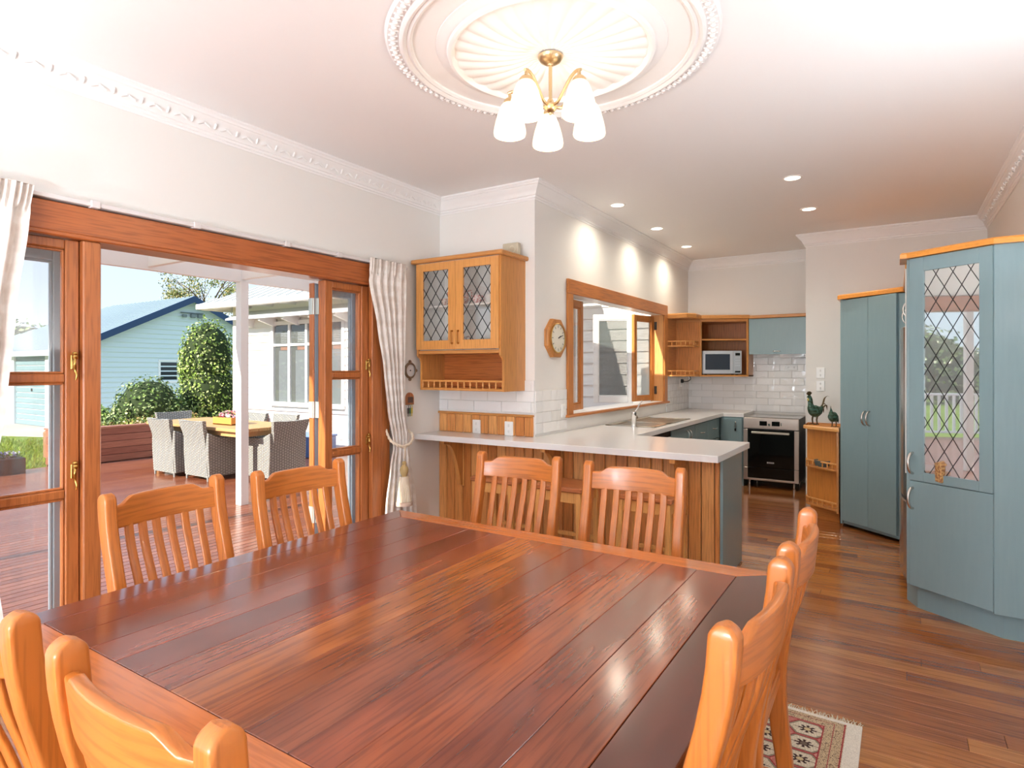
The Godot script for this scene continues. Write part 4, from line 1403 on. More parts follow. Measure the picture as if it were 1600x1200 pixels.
func corner_uppers(tl: Material, rx: Material, ry: Material, rz: Material, chrome: Material) -> void:
	var up := func(poly: Array, y: float, th: float, ch: float) -> MB:
		return mb().slab(p2(poly), V(0, y, 0), V(1, 0, 0), V(0, 0, -1), th, ch)
	# open end shelves beside the window
	var s := thing("open_shelf", "open timber end shelves with spindle galleries beside the servery window", "shelf", V(-2.35, 1.37, -7.8))
	var pl := [-2.494, 7.63, -2.25, 7.63, -2.175, 7.75, -2.175, 7.985, -2.494, 7.985]
	for y in [1.375, 1.755]:
		wpart(s, "shelf_board", up.call(pl, y, 0.018, 0.003), rx)
		gallery(s, pv([-2.488, y + 0.018, -7.638, -2.256, y + 0.018, -7.638, -2.183, y + 0.018, -7.754, -2.183, y + 0.018, -7.965]), 0.046, 0.055, wood("rimu_door", rgb(232, 156, 74), 1))
	wpart(s, "cap", up.call([-2.494, 7.6, -2.23, 7.6, -2.145, 7.735, -2.145, 7.985, -2.494, 7.985], 2.12, 0.06, 0.012), rx)
	wpart(s, "wall_board", mb().cube(V(-2.498, 1.375, -7.63), V(-2.482, 2.12, -7.985), 0.002), rz)
	# angled cabinet in the corner
	var c := thing("microwave_cabinet", "angled open timber corner cabinet holding the microwave", "cabinet", V(-2.1, 1.37, -8.3))
	var pc := [-2.494, 7.99, -2.17, 7.99, -1.62, 8.275, -1.62, 8.592, -2.494, 8.592]
	wpart(c, "cap", up.call([-2.494, 7.99, -2.16, 7.96, -1.6, 8.245, -1.6, 8.592, -2.494, 8.592], 2.128, 0.045, 0.01), rx)
	wpart(c, "top_board", up.call(pc, 2.09, 0.036, 0.002), rx)
	wpart(c, "shelf_board", up.call([-2.47, 8.0, -2.16, 8.01, -1.64, 8.285, -1.64, 8.575, -2.47, 8.575], 1.845, 0.018, 0.002), rx)
	wpart(c, "bottom_board", up.call(pc, 1.37, 0.022, 0.002), rx)
	wpart(c, "side_panel", mb().cube(V(-2.494, 1.39, -7.987), V(-2.17, 2.09, -8.003), 0.002), wood("rimu_side", rgb(220, 142, 68), 1, 0.35, 0.36))
	wpart(c, "side_panel", mb().cube(V(-1.64, 1.37, -8.277), V(-1.62, 2.128, -8.592), 0.002), ry)
	wpart(c, "back_panel", mb().cube(V(-2.49, 1.39, -8.578), V(-1.64, 2.09, -8.59)).cube(V(-2.49, 1.39, -8.003), V(-2.478, 2.09, -8.58)), wood("rimu_back_up", rgb(190, 116, 56), 1, 0.4, 0.4))
	var d := V(0.55, 0, -0.285).normalized()
	var n := V(0.285, 0, 0.55).normalized()
	var bs := Basis(d, Vector3.UP, n)
	wpart(c, "stile", mb().box(V(-2.17, 1.74, -7.99) + d * 0.012 - n * 0.01, V(0.024, 0.74, 0.02), 0.002, bs).box(V(-1.62, 1.74, -8.275) - d * 0.012 - n * 0.01, V(0.024, 0.74, 0.02), 0.002, bs), ry)
	# microwave
	var mid := V(-1.917, 1.392, -8.128)
	var mw := thing("microwave", "silver microwave oven with a dark door in the corner cabinet", "microwave", mid - n * 0.16, atan2(n.x, n.z))
	var silver := flat("microwave_silver", rgb(206, 212, 220), 0.35, 0.35)
	part(mw, "body", mb().box(V(0, 0.165, 0), V(0.5, 0.305, 0.3), 0.008), silver)
	var dr := part(mw, "door", mb().box(V(-0.055, 0.165, 0.155), V(0.385, 0.3, 0.014), 0.004), silver)
	part(dr, "door_window", mb().box(V(-0.06, 0.17, 0.163), V(0.315, 0.205, 0.004), 0.001), flat("microwave_window", rgb(58, 66, 78), 0.12))
	part(mw, "control_panel", mb().box(V(0.195, 0.165, 0.155), V(0.105, 0.3, 0.014), 0.004), flat("microwave_panel", rgb(190, 198, 206), 0.35, 0.3))
	part(mw, "display", mb().box(V(0.195, 0.27, 0.163), V(0.06, 0.034, 0.004), 0.001).box(V(0.195, 0.042, 0.163), V(0.07, 0.022, 0.004), 0.001), flat("gloss_black", rgb(22, 22, 22), 0.15))
	var bt := mb()
	for i in 4:
		for k in 3:
			bt.box(V(0.174 + k * 0.021, 0.225 - i * 0.034, 0.164), V(0.015, 0.02, 0.003), 0.001)
	part(mw, "keypad", bt, flat("microwave_keys", rgb(206, 214, 222), 0.4))
	part(mw, "foot", mb().box(V(-0.2, 0.006, 0.1), V(0.03, 0.012, 0.03)).box(V(0.2, 0.006, 0.1), V(0.03, 0.012, 0.03)).box(V(-0.2, 0.006, -0.1), V(0.03, 0.012, 0.03)).box(V(0.2, 0.006, -0.1), V(0.03, 0.012, 0.03)), flat("gloss_black", rgb(22, 22, 22), 0.15))
	# blue-green lift-up cabinet
	var w := thing("wall_cabinet", "blue-green wall cabinet with one wide door over the oven", "cabinet", V(-1.25, 1.66, -8.43))
	wpart(w, "carcass", mb().cube(V(-1.617, 1.665, -8.29), V(-0.88, 2.13, -8.595)), tl)
	var dd := wpart(w, "door", mb().cube(V(-1.614, 1.658, -8.27), V(-0.884, 2.118, -8.29), 0.002), tl)
	arch_handle(dd, V(-1.28, 1.695, -8.27), V(1, 0, 0), V(0, 0, 1), 0.09, chrome, 0.006)
	wpart(w, "cap", mb().cube(V(-1.617, 2.122, -8.245), V(-0.88, 2.163, -8.595), 0.008), rx)
	# plug and flex of the microwave
	var pg := thing("power_plug", "black plug and looped flex on the tiles under the end shelves", "plug", V(-2.49, 1.29, -8.2))
	wpart(pg, "plug", mb().box(V(-2.468, 1.305, -8.2), V(0.04, 0.05, 0.045), 0.008), flat("rubber_black", rgb(26, 26, 26), 0.6))
	wpart(pg, "flex", mb().tube(spline(pv([-2.45, 1.3, -8.2, -2.41, 1.3, -8.25, -2.38, 1.33, -8.3, -2.4, 1.37, -8.33, -2.42, 1.385, -8.34]), 14), 0.006, 6), flat("rubber_black", rgb(26, 26, 26), 0.6))
	outlet(V(XK + 0.01, 1.285, -8.2), V(0, 0, -1), V(1, 0, 0), 0.075, 0.115, "white outlet behind the black plug, under the end shelves")

# ================================================================ pantry, fridge, tall cabinet, end shelves
func east_side() -> void:
	var tl := teal()
	var chrome := flat("handle_nickel", rgb(206, 202, 196), 0.25, 1.0)
	var orange := wood("cap_timber", rgb(238, 156, 62), 0, 0.3, 0.25, 0.2)
	var up := func(poly: Array, y: float, th: float, ch: float) -> MB:
		return mb().slab(p2(poly), V(0, y, 0), V(1, 0, 0), V(0, 0, -1), th, ch)
	# ---- pantry across the corner
	var a := V(-0.415, 0, -6.405)
	var b := V(0.012, 0, -6.035)
	var d := (b - a).normalized()
	var n := V(d.z, 0, -d.x)                 # towards the room
	if n.dot(V(-0.6, 0, 1)) < 0:
		n = -n
	var bs := Basis(d, Vector3.UP, d.cross(Vector3.UP))
	var L := (b - a).length()
	var pa := thing("pantry_cupboard", "tall blue-green two-door pantry set across the corner beside the fridge", "cupboard", V(0.2, 0, -6.8))
	var body := [a.x - 0.012, -a.z + 0.02, b.x, -b.z + 0.02, 0.1, 6.02, 0.76, 6.02, 0.76, 7.61, a.x - 0.03, 7.61]
	wpart(pa, "carcass", up.call(body, 0.03, 2.08, 0.0), tl)
	wpart(pa, "side_stile", mb().box(a - d * 0.014 + V(0, 1.075, 0) - n * 0.01, V(0.022, 2.1, 0.04), 0.002, bs), tl)
	var lp := body.duplicate()
	lp[0] -= 0.035
	lp[1] -= 0.04
	lp[2] += 0.02
	lp[3] -= 0.04
	wpart(pa, "cap", up.call(lp, 2.118, 0.042, 0.01), orange)
	for k in 2:
		var c := a + d * (L * (0.25 + 0.5 * k))
		var dr := wpart(pa, "door", mb().box(c + V(0, 1.085, 0) + n * 0.006, V(L / 2 - 0.003, 2.05, 0.02), 0.002, bs), tl)
		arch_handle(dr, a + d * (L * 0.5 + (-0.022 if k == 0 else 0.022)) + V(0, 1.03, 0) + n * 0.016, Vector3.UP, n, 0.125, chrome, 0.008)
	# ---- fridge, seen along its front
	var st := flat("fridge_steel", rgb(200, 198, 196), 0.22, 0.9)
	var fr := thing("fridge", "stainless steel fridge seen along its curved front between pantry and tall cabinet", "fridge", V(0.4, 0, -5.2))
	wpart(fr, "body", mb().cube(V(0.1, 0.05, -4.72), V(0.74, 1.76, -5.62), 0.006), flat("fridge_body", rgb(110, 104, 102), 0.4, 0.3))
	for q in [[0.63, 1.755, "door"], [0.09, 0.6, "freezer_door"]]:
		var poly := PackedVector2Array([Vector2(0.1, 4.725), Vector2(0.1, 5.615)])
		for i in 13:
			var f := 1.0 - i / 12.0
			poly.append(Vector2(0.062 - 0.04 * (1.0 - pow(2 * f - 1, 4.0)), lerpf(4.725, 5.615, f)))
		wpart(fr, q[2], mb().slab(poly, V(0, q[0], 0), V(1, 0, 0), V(0, 0, -1), q[1] - q[0], 0.008), st)
	wpart(fr, "plinth", mb().cube(V(0.12, 0.0, -4.73), V(0.74, 0.05, -5.6)), flat("gloss_black", rgb(22, 22, 22), 0.15))
	# ---- cupboard over the fridge
	var oc := thing("overhead_cupboard", "small blue-green cupboard above the fridge with a loop handle", "cupboard", V(0.4, 1.78, -5.2))
	wpart(oc, "carcass", mb().cube(V(0.1, 1.79, -4.66), V(0.76, 2.118, -5.99), 0.0), tl)
	for q in [[-4.67, -5.32, -5.28], [-5.325, -5.98, -5.36]]:
		var od := wpart(oc, "door", mb().cube(V(0.08, 1.795, q[0]), V(0.1, 2.11, q[1]), 0.002), tl)
		arch_handle(od, V(0.08, 1.86, -4.74 if q[0] > -5.0 else -5.36), Vector3.UP, V(-1, 0, 0), 0.11, chrome, 0.006)
	wpart(oc, "filler_panel", mb().cube(V(0.09, 0.0, -5.64), V(0.74, 1.79, -5.99)), tl)
	wpart(oc, "cap", mb().cube(V(0.05, 2.118, -4.66), V(0.76, 2.16, -6.0), 0.006), orange)
	# ---- tall cabinet with the leaded door
	var ta := V(0.074, 0, -4.425)
	var tb := V(0.45, 0, -4.163)
	var td := (tb - ta).normalized()
	var tn := V(-td.z, 0, td.x)
	if tn.z < 0:
		tn = -tn
	var tbs := Basis(td, Vector3.UP, td.cross(Vector3.UP))
	var TL := (tb - ta).length()
	var tc := thing("tall_cabinet", "tall blue-green corner cabinet with a leaded glass door over a plain door", "cabinet", V(0.45, 0, -4.4))
	var ys := 0.15
	var yt := 2.145
	var o := ta + V(0, ys, 0) - tn * 0.0
	wpart(tc, "kick_board", up.call([0.06, 4.6, 0.112, 4.474, 0.494, 4.212, 0.765, 4.212, 0.765, 4.66, 0.06, 4.66], 0.0, 0.15, 0.0), tl)
	# lower carcass, floor, back, top
	var plan := [0.058, 4.47, 0.083, 4.443, 0.455, 4.185, 0.765, 4.185, 0.765, 4.66, 0.058, 4.66]
	wpart(tc, "lower_carcass", up.call(plan, ys - 0.005, 0.66, 0.0), tl)
	wpart(tc, "top_board", up.call(plan, yt - 0.03, 0.03, 0.0), tl)
	wpart(tc, "side_stile", mb().cube(V(0.056, ys - 0.005, -4.455), V(0.074, yt, -4.66), 0.002), tl)
	wpart(tc, "back_panel", mb().cube(V(0.05, 0.8, -4.64), V(0.765, yt - 0.03, -4.66)), flat("cabinet_lining", rgb(232, 230, 224), 0.6))
	wpart(tc, "end_panel", mb().cube(V(0.448, ys - 0.012, -4.163), V(0.766, yt, -4.183), 0.002), tl)
	for y in [1.25, 1.68]:
		wpart(tc, "inner_shelf", up.call([0.06, 4.5, 0.09, 4.47, 0.455, 4.215, 0.76, 4.215, 0.76, 4.64, 0.06, 4.64], y, 0.016, 0.0), flat("cabinet_lining", rgb(232, 230, 224), 0.6))
	wpart(tc, "cap", up.call([0.02, 4.4, 0.055, 4.4, 0.443, 4.128, 0.766, 4.128, 0.766, 4.66, 0.02, 4.66], yt, 0.036, 0.01), orange)
	# doors
	var ysp := 0.79
	wpart(tc, "door", mb().box(ta + td * TL / 2 + V(0, (ys + ysp) / 2, 0) + tn * 0.0, V(TL - 0.003, ysp - ys - 0.003, 0.02), 0.002, tbs), tl)
	var uo := ta + V(0, ysp + 0.003, 0) + tn * -0.01
	var gx0 := 0.085
	var gx1 := TL - 0.07
	var gy0 := 0.055
	var gy1 := yt - ysp - 0.09
	var bsx := td
	var dr := wpart(tc, "leaded_door", door_frame(uo, bsx, Vector3.UP, TL - 0.003, yt - ysp - 0.006, gx0, gx1, gy0, gy1, 0.02), tl)
	var cg := glass("cabinet_glass", rgb(238, 244, 242), 0.1, 0.015)
	cg.metallic = 0.72
	leadlight(dr, uo + bsx * gx0 + V(0, gy0, 0) + tn * 0.01, bsx, Vector3.UP, gx1 - gx0, gy1 - gy0, (gx1 - gx0) / 3.2, (gy1 - gy0) / 7.55, Vector2(0.02, 0.06), cg, flat("lead", rgb(52, 54, 52), 0.45, 0.3), 0.0026)
	arch_handle(dr, uo + bsx * 0.022 + V(0, 0.105, 0) + tn * 0.02, Vector3.UP, tn, 0.125, chrome, 0.0085)
	var ld: Node3D = tc.get_node("door")
	arch_handle(ld, ta + bsx * 0.022 + V(0, ysp - 0.105, 0) + tn * 0.01, Vector3.UP, tn, 0.125, chrome, 0.0085)
	# keepsakes inside
	var kb := thing("keepsake_box", "small gold and rose patterned box standing behind the tall cabinet's leaded glass", "box", V(0.25, 0.806, -4.345), 0.6)
	var km := flat("keepsake", rgb(206, 178, 132), 0.35)
	km.albedo_texture = ramp_tex("keepsake_print", 0.05, [0.0, Color(1, 0.96, 0.9), 0.5, Color(1, 0.9, 0.76), 0.58, Color(0.7, 0.5, 0.5), 1.0, Color(0.85, 0.8, 0.6)], 2, 128)
	km.uv1_triplanar = true
	km.uv1_scale = Vector3(8, 8, 8)
	part(kb, "body", mb().box(V(0, 0.05, 0), V(0.11, 0.1, 0.05), 0.004), km)
	part(kb, "lid", mb().lathe(p2([0.075, 0.0, 0.07, 0.012, 0.04, 0.03, 0.0, 0.036]), V(0, 0.1, 0), 4, 20.0, Basis(Vector3.UP, PI / 4).scaled(V(1, 1, 0.6))), km)
	var kd := thing("small_dish", "small gilt dish at the left edge inside the tall cabinet", "dish", V(0.125, 0.806, -4.46))
	part(kd, "bowl", mb().lathe(p2([0, 0, 0.02, 0, 0.022, 0.006, 0.036, 0.02, 0.04, 0.032, 0.036, 0.032, 0.028, 0.018, 0, 0.008]), Vector3.ZERO, 20, 50.0), km)
	# ---- open end shelves
	var ry := rimu(1)
	var rx := rimu(0)
	var es := thing("end_shelf", "low timber end shelves with spindle galleries between oven and pantry", "shelf", V(-0.6, 0, -6.85))
	var fl := V(-0.765, 0, -6.70)
	var frp := V(-0.445, 0, -6.46)
	var back := -7.0
	var plan2 := func(e: float) -> Array: return [fl.x - e, -fl.z + 0.32, fl.x - e, -fl.z - e * 0.4, frp.x, -frp.z - e, frp.x + 0.0, -back, fl.x + 0.05, -back - 0.0]
	var pl2: Array = plan2.call(0.0)
	wpart(es, "top_board", up.call([-0.79, 7.03, -0.79, 6.71, -0.77, 6.66, -0.46, 6.425, -0.452, 6.425, -0.452, 7.03], 0.875, 0.034, 0.008), wood("rimu_pale", rgb(236, 172, 96), 0, 0.3, 0.24))
	wpart(es, "back_panel", mb().slab(p2([-0.765, 6.805, -0.476, 6.572, -0.476, 6.60, -0.765, 6.83]), V(0, 0.13, 0), V(1, 0, 0), V(0, 0, -1), 0.745, 0.0), wood("shelf_back", rgb(226, 150, 72), 1, 0.35, 0.25))
	wpart(es, "side_panel", mb().cube(V(-0.475, 0.1, -6.45), V(-0.455, 0.875, -7.0), 0.002), ry)
	for y in [0.115, 0.49]:
		wpart(es, "shelf_board", up.call([-0.77, 7.0, -0.77, 6.73, -0.75, 6.69, -0.455, 6.455, -0.455, 7.0], y, 0.02, 0.003), rx)
		gallery(es, pv([-0.762, y + 0.02, -6.95, -0.762, y + 0.02, -6.735, -0.742, y + 0.02, -6.692, -0.468, y + 0.02, -6.474]), 0.045, 0.058, wood("rimu_pale_up", rgb(236, 172, 96), 1, 0.3, 0.24))
	wpart(es, "kick_board", up.call([-0.74, 7.0, -0.72, 6.665, -0.455, 6.535, -0.455, 7.0], 0.0, 0.115, 0.0), wood("shelf_kick", rgb(196, 122, 56), 0, 0.4, 0.3))
	var bo := thing("stone_bowl", "grey-green stone bowl on the middle end shelf below the bird figures", "bowl", V(-0.61, 0.51, -6.665))
	part(bo, "bowl", mb().lathe(p2([0, 0, 0.06, 0.0, 0.066, 0.008, 0.078, 0.045, 0.08, 0.06, 0.07, 0.06, 0.062, 0.02, 0, 0.012]), Vector3.ZERO, 24, 40.0), flat("stone_grey", rgb(104, 118, 116), 0.7))
	bird(V(-0.69, 0.909, -6.78), 4.1, 1.0, true, "tall bronze-green rooster figure with a curling tail feather on the end shelf")
	bird(V(-0.505, 0.909, -6.575), 1.2, 0.72, false, "shorter bronze-green hen figure with a pointed tail, beside the rooster")

# a cast metal fowl: one body surface, with comb, legs and tail as parts
func bird(at: Vector3, yaw: float, s: float, cock: bool, label: String) -> void:
	var m := flat("verdigris", rgb(92, 128, 116), 0.45, 0.4)
	if m.albedo_texture == null:
		m.albedo_texture = ramp_tex("verdigris_wear", 0.04, [0.0, Color(0.5, 0.42, 0.3), 0.42, Color(0.6, 0.62, 0.5), 0.55, Color(1, 1, 1), 1.0, Color(0.9, 1, 0.98)], 3, 128)
		m.uv1_triplanar = true
		m.uv1_scale = Vector3(6, 6, 6)
	var bz := flat("dark_bronze", rgb(92, 78, 54), 0.45, 0.6)
	var t := thing("bird_figure", label, "figurine", at, yaw)
	# spine from tail to beak in the plane of local x (forward) and y
	var sp: PackedVector3Array
	var rad: PackedFloat32Array
	if cock:
		sp = pv([-0.115, 0.18, 0, -0.09, 0.165, 0, -0.05, 0.142, 0, 0.0, 0.135, 0, 0.045, 0.16, 0, 0.062, 0.205, 0, 0.066, 0.25, 0, 0.074, 0.278, 0, 0.09, 0.284, 0, 0.112, 0.276, 0])
		rad = PackedFloat32Array([0.006, 0.022, 0.046, 0.058, 0.055, 0.04, 0.026, 0.024, 0.018, 0.002])
	else:
		sp = pv([-0.085, 0.26, 0, -0.078, 0.225, 0, -0.07, 0.18, 0, -0.04, 0.145, 0, 0.01, 0.13, 0, 0.05, 0.135, 0, 0.075, 0.12, 0, 0.092, 0.09, 0, 0.105, 0.07, 0, 0.115, 0.052, 0])
		rad = PackedFloat32Array([0.004, 0.016, 0.034, 0.06, 0.068, 0.056, 0.036, 0.024, 0.018, 0.003])
	var n := 40
	var cv := spline(sp, n)
	var rings := []
	for j in n + 1:
		var f := float(j) / n * (rad.size() - 1)
		var k := mini(int(f), rad.size() - 2)
		var ff := smoothstep(0.0, 1.0, f - k) * 0.5 + (f - k) * 0.5
		var r := lerpf(rad[k], rad[k + 1], ff)
		var tg := (cv[mini(j + 1, n)] - cv[maxi(j - 1, 0)]).normalized()
		var nn := V(-tg.y, tg.x, 0)
		var R := PackedVector3Array()
		for i in 18:
			var a := TAU * i / 18.0
			R.append((cv[j] + nn * cos(a) * r * 1.05 + V(0, 0, sin(a) * r * 0.86)) * s)
		rings.append(R)
	part(t, "body", mb().loft(rings, 80.0), m)
	var lg := mb()
	for z in [-0.026, 0.026]:
		lg.tube(pv([-0.005 * s, 0.105 * s, z * s, 0.008 * s, 0.05 * s, z * s, 0.0, 0.006, z * s]), 0.009 * s, 8, 0.006 * s)
		for q in [[0.045, 0.0], [0.036, 0.022], [0.036, -0.022], [-0.025, 0.0]]:
			lg.tube(pv([0.0, 0.007, z * s, q[0] * s, 0.004, (z + q[1]) * s]), 0.006 * s, 6, 0.003)
	part(t, "legs", lg, bz)
	var cm := mb()
	var hd := V(0.08, 0.3, 0) * s if cock else V(0.1, 0.1, 0) * s
	for i in (5 if cock else 3):
		var a := -0.9 + i * (0.5 if cock else 0.5)
		var d := V(sin(-a) * -1.0, cos(a), 0)
		cm.tube(PackedVector3Array([hd + d * 0.0, hd + d * (0.024 if cock else 0.012) * s, hd + d * (0.036 if cock else 0.018) * s]), 0.011 * s, 8, 0.007 * s)
	part(t, "comb", cm, bz)
	if cock:
		part(t, "wattle", mb().lathe(p2([0, -0.03, 0.008, -0.024, 0.009, -0.012, 0.004, 0.0]), V(0.095, 0.268, 0) * s, 10, 60.0), flat("wattle_yellow", rgb(196, 178, 92), 0.5, 0.2))
		var tail := [[0.0, [-0.09, 0.165, -0.115, 0.22, -0.135, 0.265, -0.175, 0.285, -0.2, 0.275]], [0.016, [-0.09, 0.16, -0.12, 0.195, -0.15, 0.21, -0.165, 0.18]], [-0.016, [-0.09, 0.16, -0.12, 0.19, -0.14, 0.19, -0.15, 0.14]], [0.008, [-0.085, 0.15, -0.12, 0.16, -0.13, 0.11]]]
		for f in tail:
			var pp := PackedVector3Array()
			for i in range(0, f[1].size(), 2):
				pp.append(V(f[1][i], f[1][i + 1], f[0]) * s)
			var w := PackedFloat32Array()
			var sm := spline(pp, 14)
			for j in 15:
				w.append(sin(PI * clampf(0.15 + j / 16.0, 0, 0.98)) * s)
			part(t, "tail_feather", mb().sweep(sm, p2([0.011, 0, 0, 0.004, -0.011, 0, 0, -0.004]), V(0, 0, 1), w, 80.0), bz)
	else:
		part(t, "tail_feather", mb().sweep(spline(pv([-0.07, 0.17, 0, -0.085, 0.23, 0, -0.088, 0.29, 0]).duplicate(), 8), p2([0.028, 0, 0, 0.014, -0.028, 0, 0, -0.014]), V(1, 0, 0), PackedFloat32Array([1.1, 1.05, 0.95, 0.8, 0.66, 0.5, 0.35, 0.2, 0.05]), 80.0).scaled(s), m)

# ================================================================ small things of the room
func small_things() -> void:
	var rim := wood("clock_timber", rgb(204, 134, 66), 1, 0.35, 0.4, 0.2)
	# ---- octagonal clock
	var c := thing("wall_clock", "octagonal timber wall clock with a cream dial beside the servery window", "clock", V(XK, 1.735, -4.593))
	var X := Basis(V(0, 0, -1), V(0, 1, 0), V(1, 0, 0))
	var octo := func(r: float, x: float) -> PackedVector3Array:
		var R := PackedVector3Array()
		for i in 8:
			var a := PI / 8 + TAU * i / 8.0
			R.append(V(x, sin(a) * r, -cos(a) * r))
		return R
	part(c, "case", mb().loft([octo.call(0.178, 0.0), octo.call(0.178, 0.03), octo.call(0.17, 0.04), octo.call(0.128, 0.04)], 10.0), rim)
	part(c, "dial", mb().lathe(p2([0.122, 0.0, 0.122, 0.006, 0.118, 0.007, 0.0, 0.007]), V(0.038, 0, 0), 40, 30.0, Basis(V(0, 0, -1), V(1, 0, 0), V(0, 1, 0) * -1.0)), flat("dial_cream", rgb(234, 230, 214), 0.4))
	part(c, "bezel", mb().lathe(p2([0.12, 0.0, 0.13, 0.0, 0.13, 0.008, 0.125, 0.012, 0.12, 0.008]), V(0.039, 0, 0), 40, 30.0, Basis(V(0, 0, -1), V(1, 0, 0), V(0, 1, 0) * -1.0)), flat("bezel_brass", rgb(196, 160, 90), 0.3, 0.9))
	var tick := flat("dial_ink", rgb(96, 100, 100), 0.6)
	var nm := mb()
	for i in 12:
		var a := TAU * i / 12.0
		nm.box(V(0.0455, cos(a) * 0.1, -sin(a) * 0.1), V(0.001, 0.022, 0.006), 0.0, Basis(V(1, 0, 0), -a))
	tag(part(c, "hour_marks", nm, tick), "", "", "", "stuff")
	for h in [[1.15, 0.05, 0.0048], [1.24, 0.09, 0.003]]:
		var a: float = h[0]
		part(c, "hand", mb().box(V(0.048, cos(a) * h[1] / 2, -sin(a) * h[1] / 2), V(0.0015, h[1], h[2] * 2), 0.0, Basis(V(1, 0, 0), -a)), flat("hand_black", rgb(50, 54, 60), 0.4))
	# ---- barometer and key rack on the wall by the curtain
	var bm := thing("barometer", "small round white-faced dial in a carved dark frame beside the right curtain", "barometer", V(XW, 1.457, -3.865))
	var bx := Basis(V(0, 0, -1), V(1, 0, 0), V(0, 1, 0) * -1.0)
	var ring := mb().lathe(p2([0.052, 0.0, 0.068, 0.0, 0.07, 0.012, 0.062, 0.022, 0.052, 0.016]), Vector3.ZERO, 30, 40.0, bx)
	for i in 4:
		var a := TAU * i / 4.0
		ring.lathe(p2([0.014, 0.0, 0.014, 0.01, 0.007, 0.018, 0.0, 0.02]), V(0.0, sin(a) * 0.076, cos(a) * 0.076), 8, 50.0, bx)
	part(bm, "frame", ring, flat("carved_brown", rgb(128, 106, 82), 0.5))
	part(bm, "dial", mb().lathe(p2([0.056, 0.0, 0.056, 0.008, 0.0, 0.008]), Vector3.ZERO, 24, 30.0, bx), flat("dial_white", rgb(226, 228, 230), 0.4))
	part(bm, "hub", mb().lathe(p2([0.006, 0.008, 0.006, 0.014, 0.0, 0.014]), Vector3.ZERO, 10, 30.0, bx), flat("hand_black", rgb(50, 54, 60), 0.4))
	var kr := thing("key_rack", "small round-topped timber key rack with hanging keys beside the right curtain", "key rack", V(XW, 1.2, -3.86))
	var pl := PackedVector2Array([Vector2(-0.05, -0.035), Vector2(0.05, -0.035)])
	for i in 13:
		var a := PI * i / 12.0
		pl.append(Vector2(cos(a) * 0.05, 0.02 + sin(a) * 0.05))
	part(kr, "plaque", mb().slab(pl, Vector3.ZERO, V(0, 0, -1), V(0, 1, 0), 0.014, 0.004), wood("key_rack_timber", rgb(186, 120, 76), 1, 0.5, 0.4))
	part(kr, "picture", mb().box(V(0.016, 0.008, 0), V(0.004, 0.05, 0.065), 0.002), flat("key_rack_picture", rgb(96, 74, 66), 0.5))
	for q in [[-0.02, rgb(216, 198, 60)], [0.004, rgb(70, 120, 70)], [0.026, rgb(60, 56, 56)]]:
		var k := mb()
		k.tube(pv([0.012, -0.032, q[0], 0.02, -0.05, q[0], 0.016, -0.062, q[0]]), 0.002, 5)
		k.box(V(0.014, -0.085, q[0]), V(0.008, 0.05, 0.016), 0.003)
		k.box(V(0.014, -0.118, q[0]), V(0.004, 0.03, 0.007), 0.001)
		part(kr, "key", k, flat("key_" + q[1].to_html(), q[1], 0.4))
	# ---- chime box over the wall cabinet
	var dc := thing("door_chime", "small beige box with a round motif standing on top of the glazed wall cabinet", "chime box", V(-2.68, 2.397, -4.2))
	part(dc, "case", mb().box(V(0, 0.055, 0), V(0.15, 0.11, 0.05), 0.005), flat("chime_beige", rgb(206, 196, 172), 0.5))
	part(dc, "motif", mb().lathe(p2([0.022, 0.0, 0.03, 0.002, 0.034, 0.0]), V(0.02, 0.055, 0.026), 24, 50.0, Basis(V(1, 0, 0), V(0, 0, 1), V(0, -1, 0))), flat("chime_cream", rgb(226, 218, 196), 0.5))
	# ---- recessed downlights
	var lens := glow("downlight_lens_lamp", Color(1.0, 0.97, 0.9), 3.0)
	var trim := flat("downlight_trim", rgb(246, 244, 240), 0.5)
	var lb := ["round recessed ceiling downlight nearest the wall corner in the row by the servery window", "round recessed ceiling downlight, middle of the row along the servery window wall", "round recessed ceiling downlight, farthest of the row by the servery window", "round recessed ceiling downlight, the nearer one on the pantry side", "round recessed ceiling downlight, the farther one on the pantry side"]
	var pos := [[-2.19, -5.268], [-2.195, -6.377], [-2.205, -7.511], [-0.698, -5.27], [-0.702, -6.379]]
	for i in 5:
		var t := thing("downlight", lb[i], "downlight", V(pos[i][0], HC, pos[i][1]), 0.0, "recessed downlights over the kitchen")
		part(t, "trim_ring", mb().lathe(p2([0.058, -0.002, 0.06, -0.006, 0.072, -0.005, 0.075, 0.0]), Vector3.ZERO, 28, 50.0), trim)
		part(t, "lamp_lens", mb().lathe(p2([0.0, -0.004, 0.058, -0.004, 0.058, -0.001]), Vector3.ZERO, 28, 30.0), lens)
		var s := SpotLight3D.new()
		s.name = "lamp_light"
		t.add_child(s, true)
		s.position = V(0, -0.02, 0)
		s.rotation.x = -PI / 2
		s.light_energy = 0.6
		s.light_color = Color(1.0, 0.95, 0.86)
		s.light_size = 0.05
		s.spot_angle = 80.0
		s.spot_angle_attenuation = 1.0
		s.spot_range = 15.0
		s.shadow_enabled = true
	rug()
	uplighter(V(0.58, 0, -2.75), 1.15, "slim grey floor uplighter against the right wall, just outside the picture")
	uplighter(V(-3.05, 0, -0.1), 0.7, "slim grey floor uplighter by the left curtain, outside the picture")
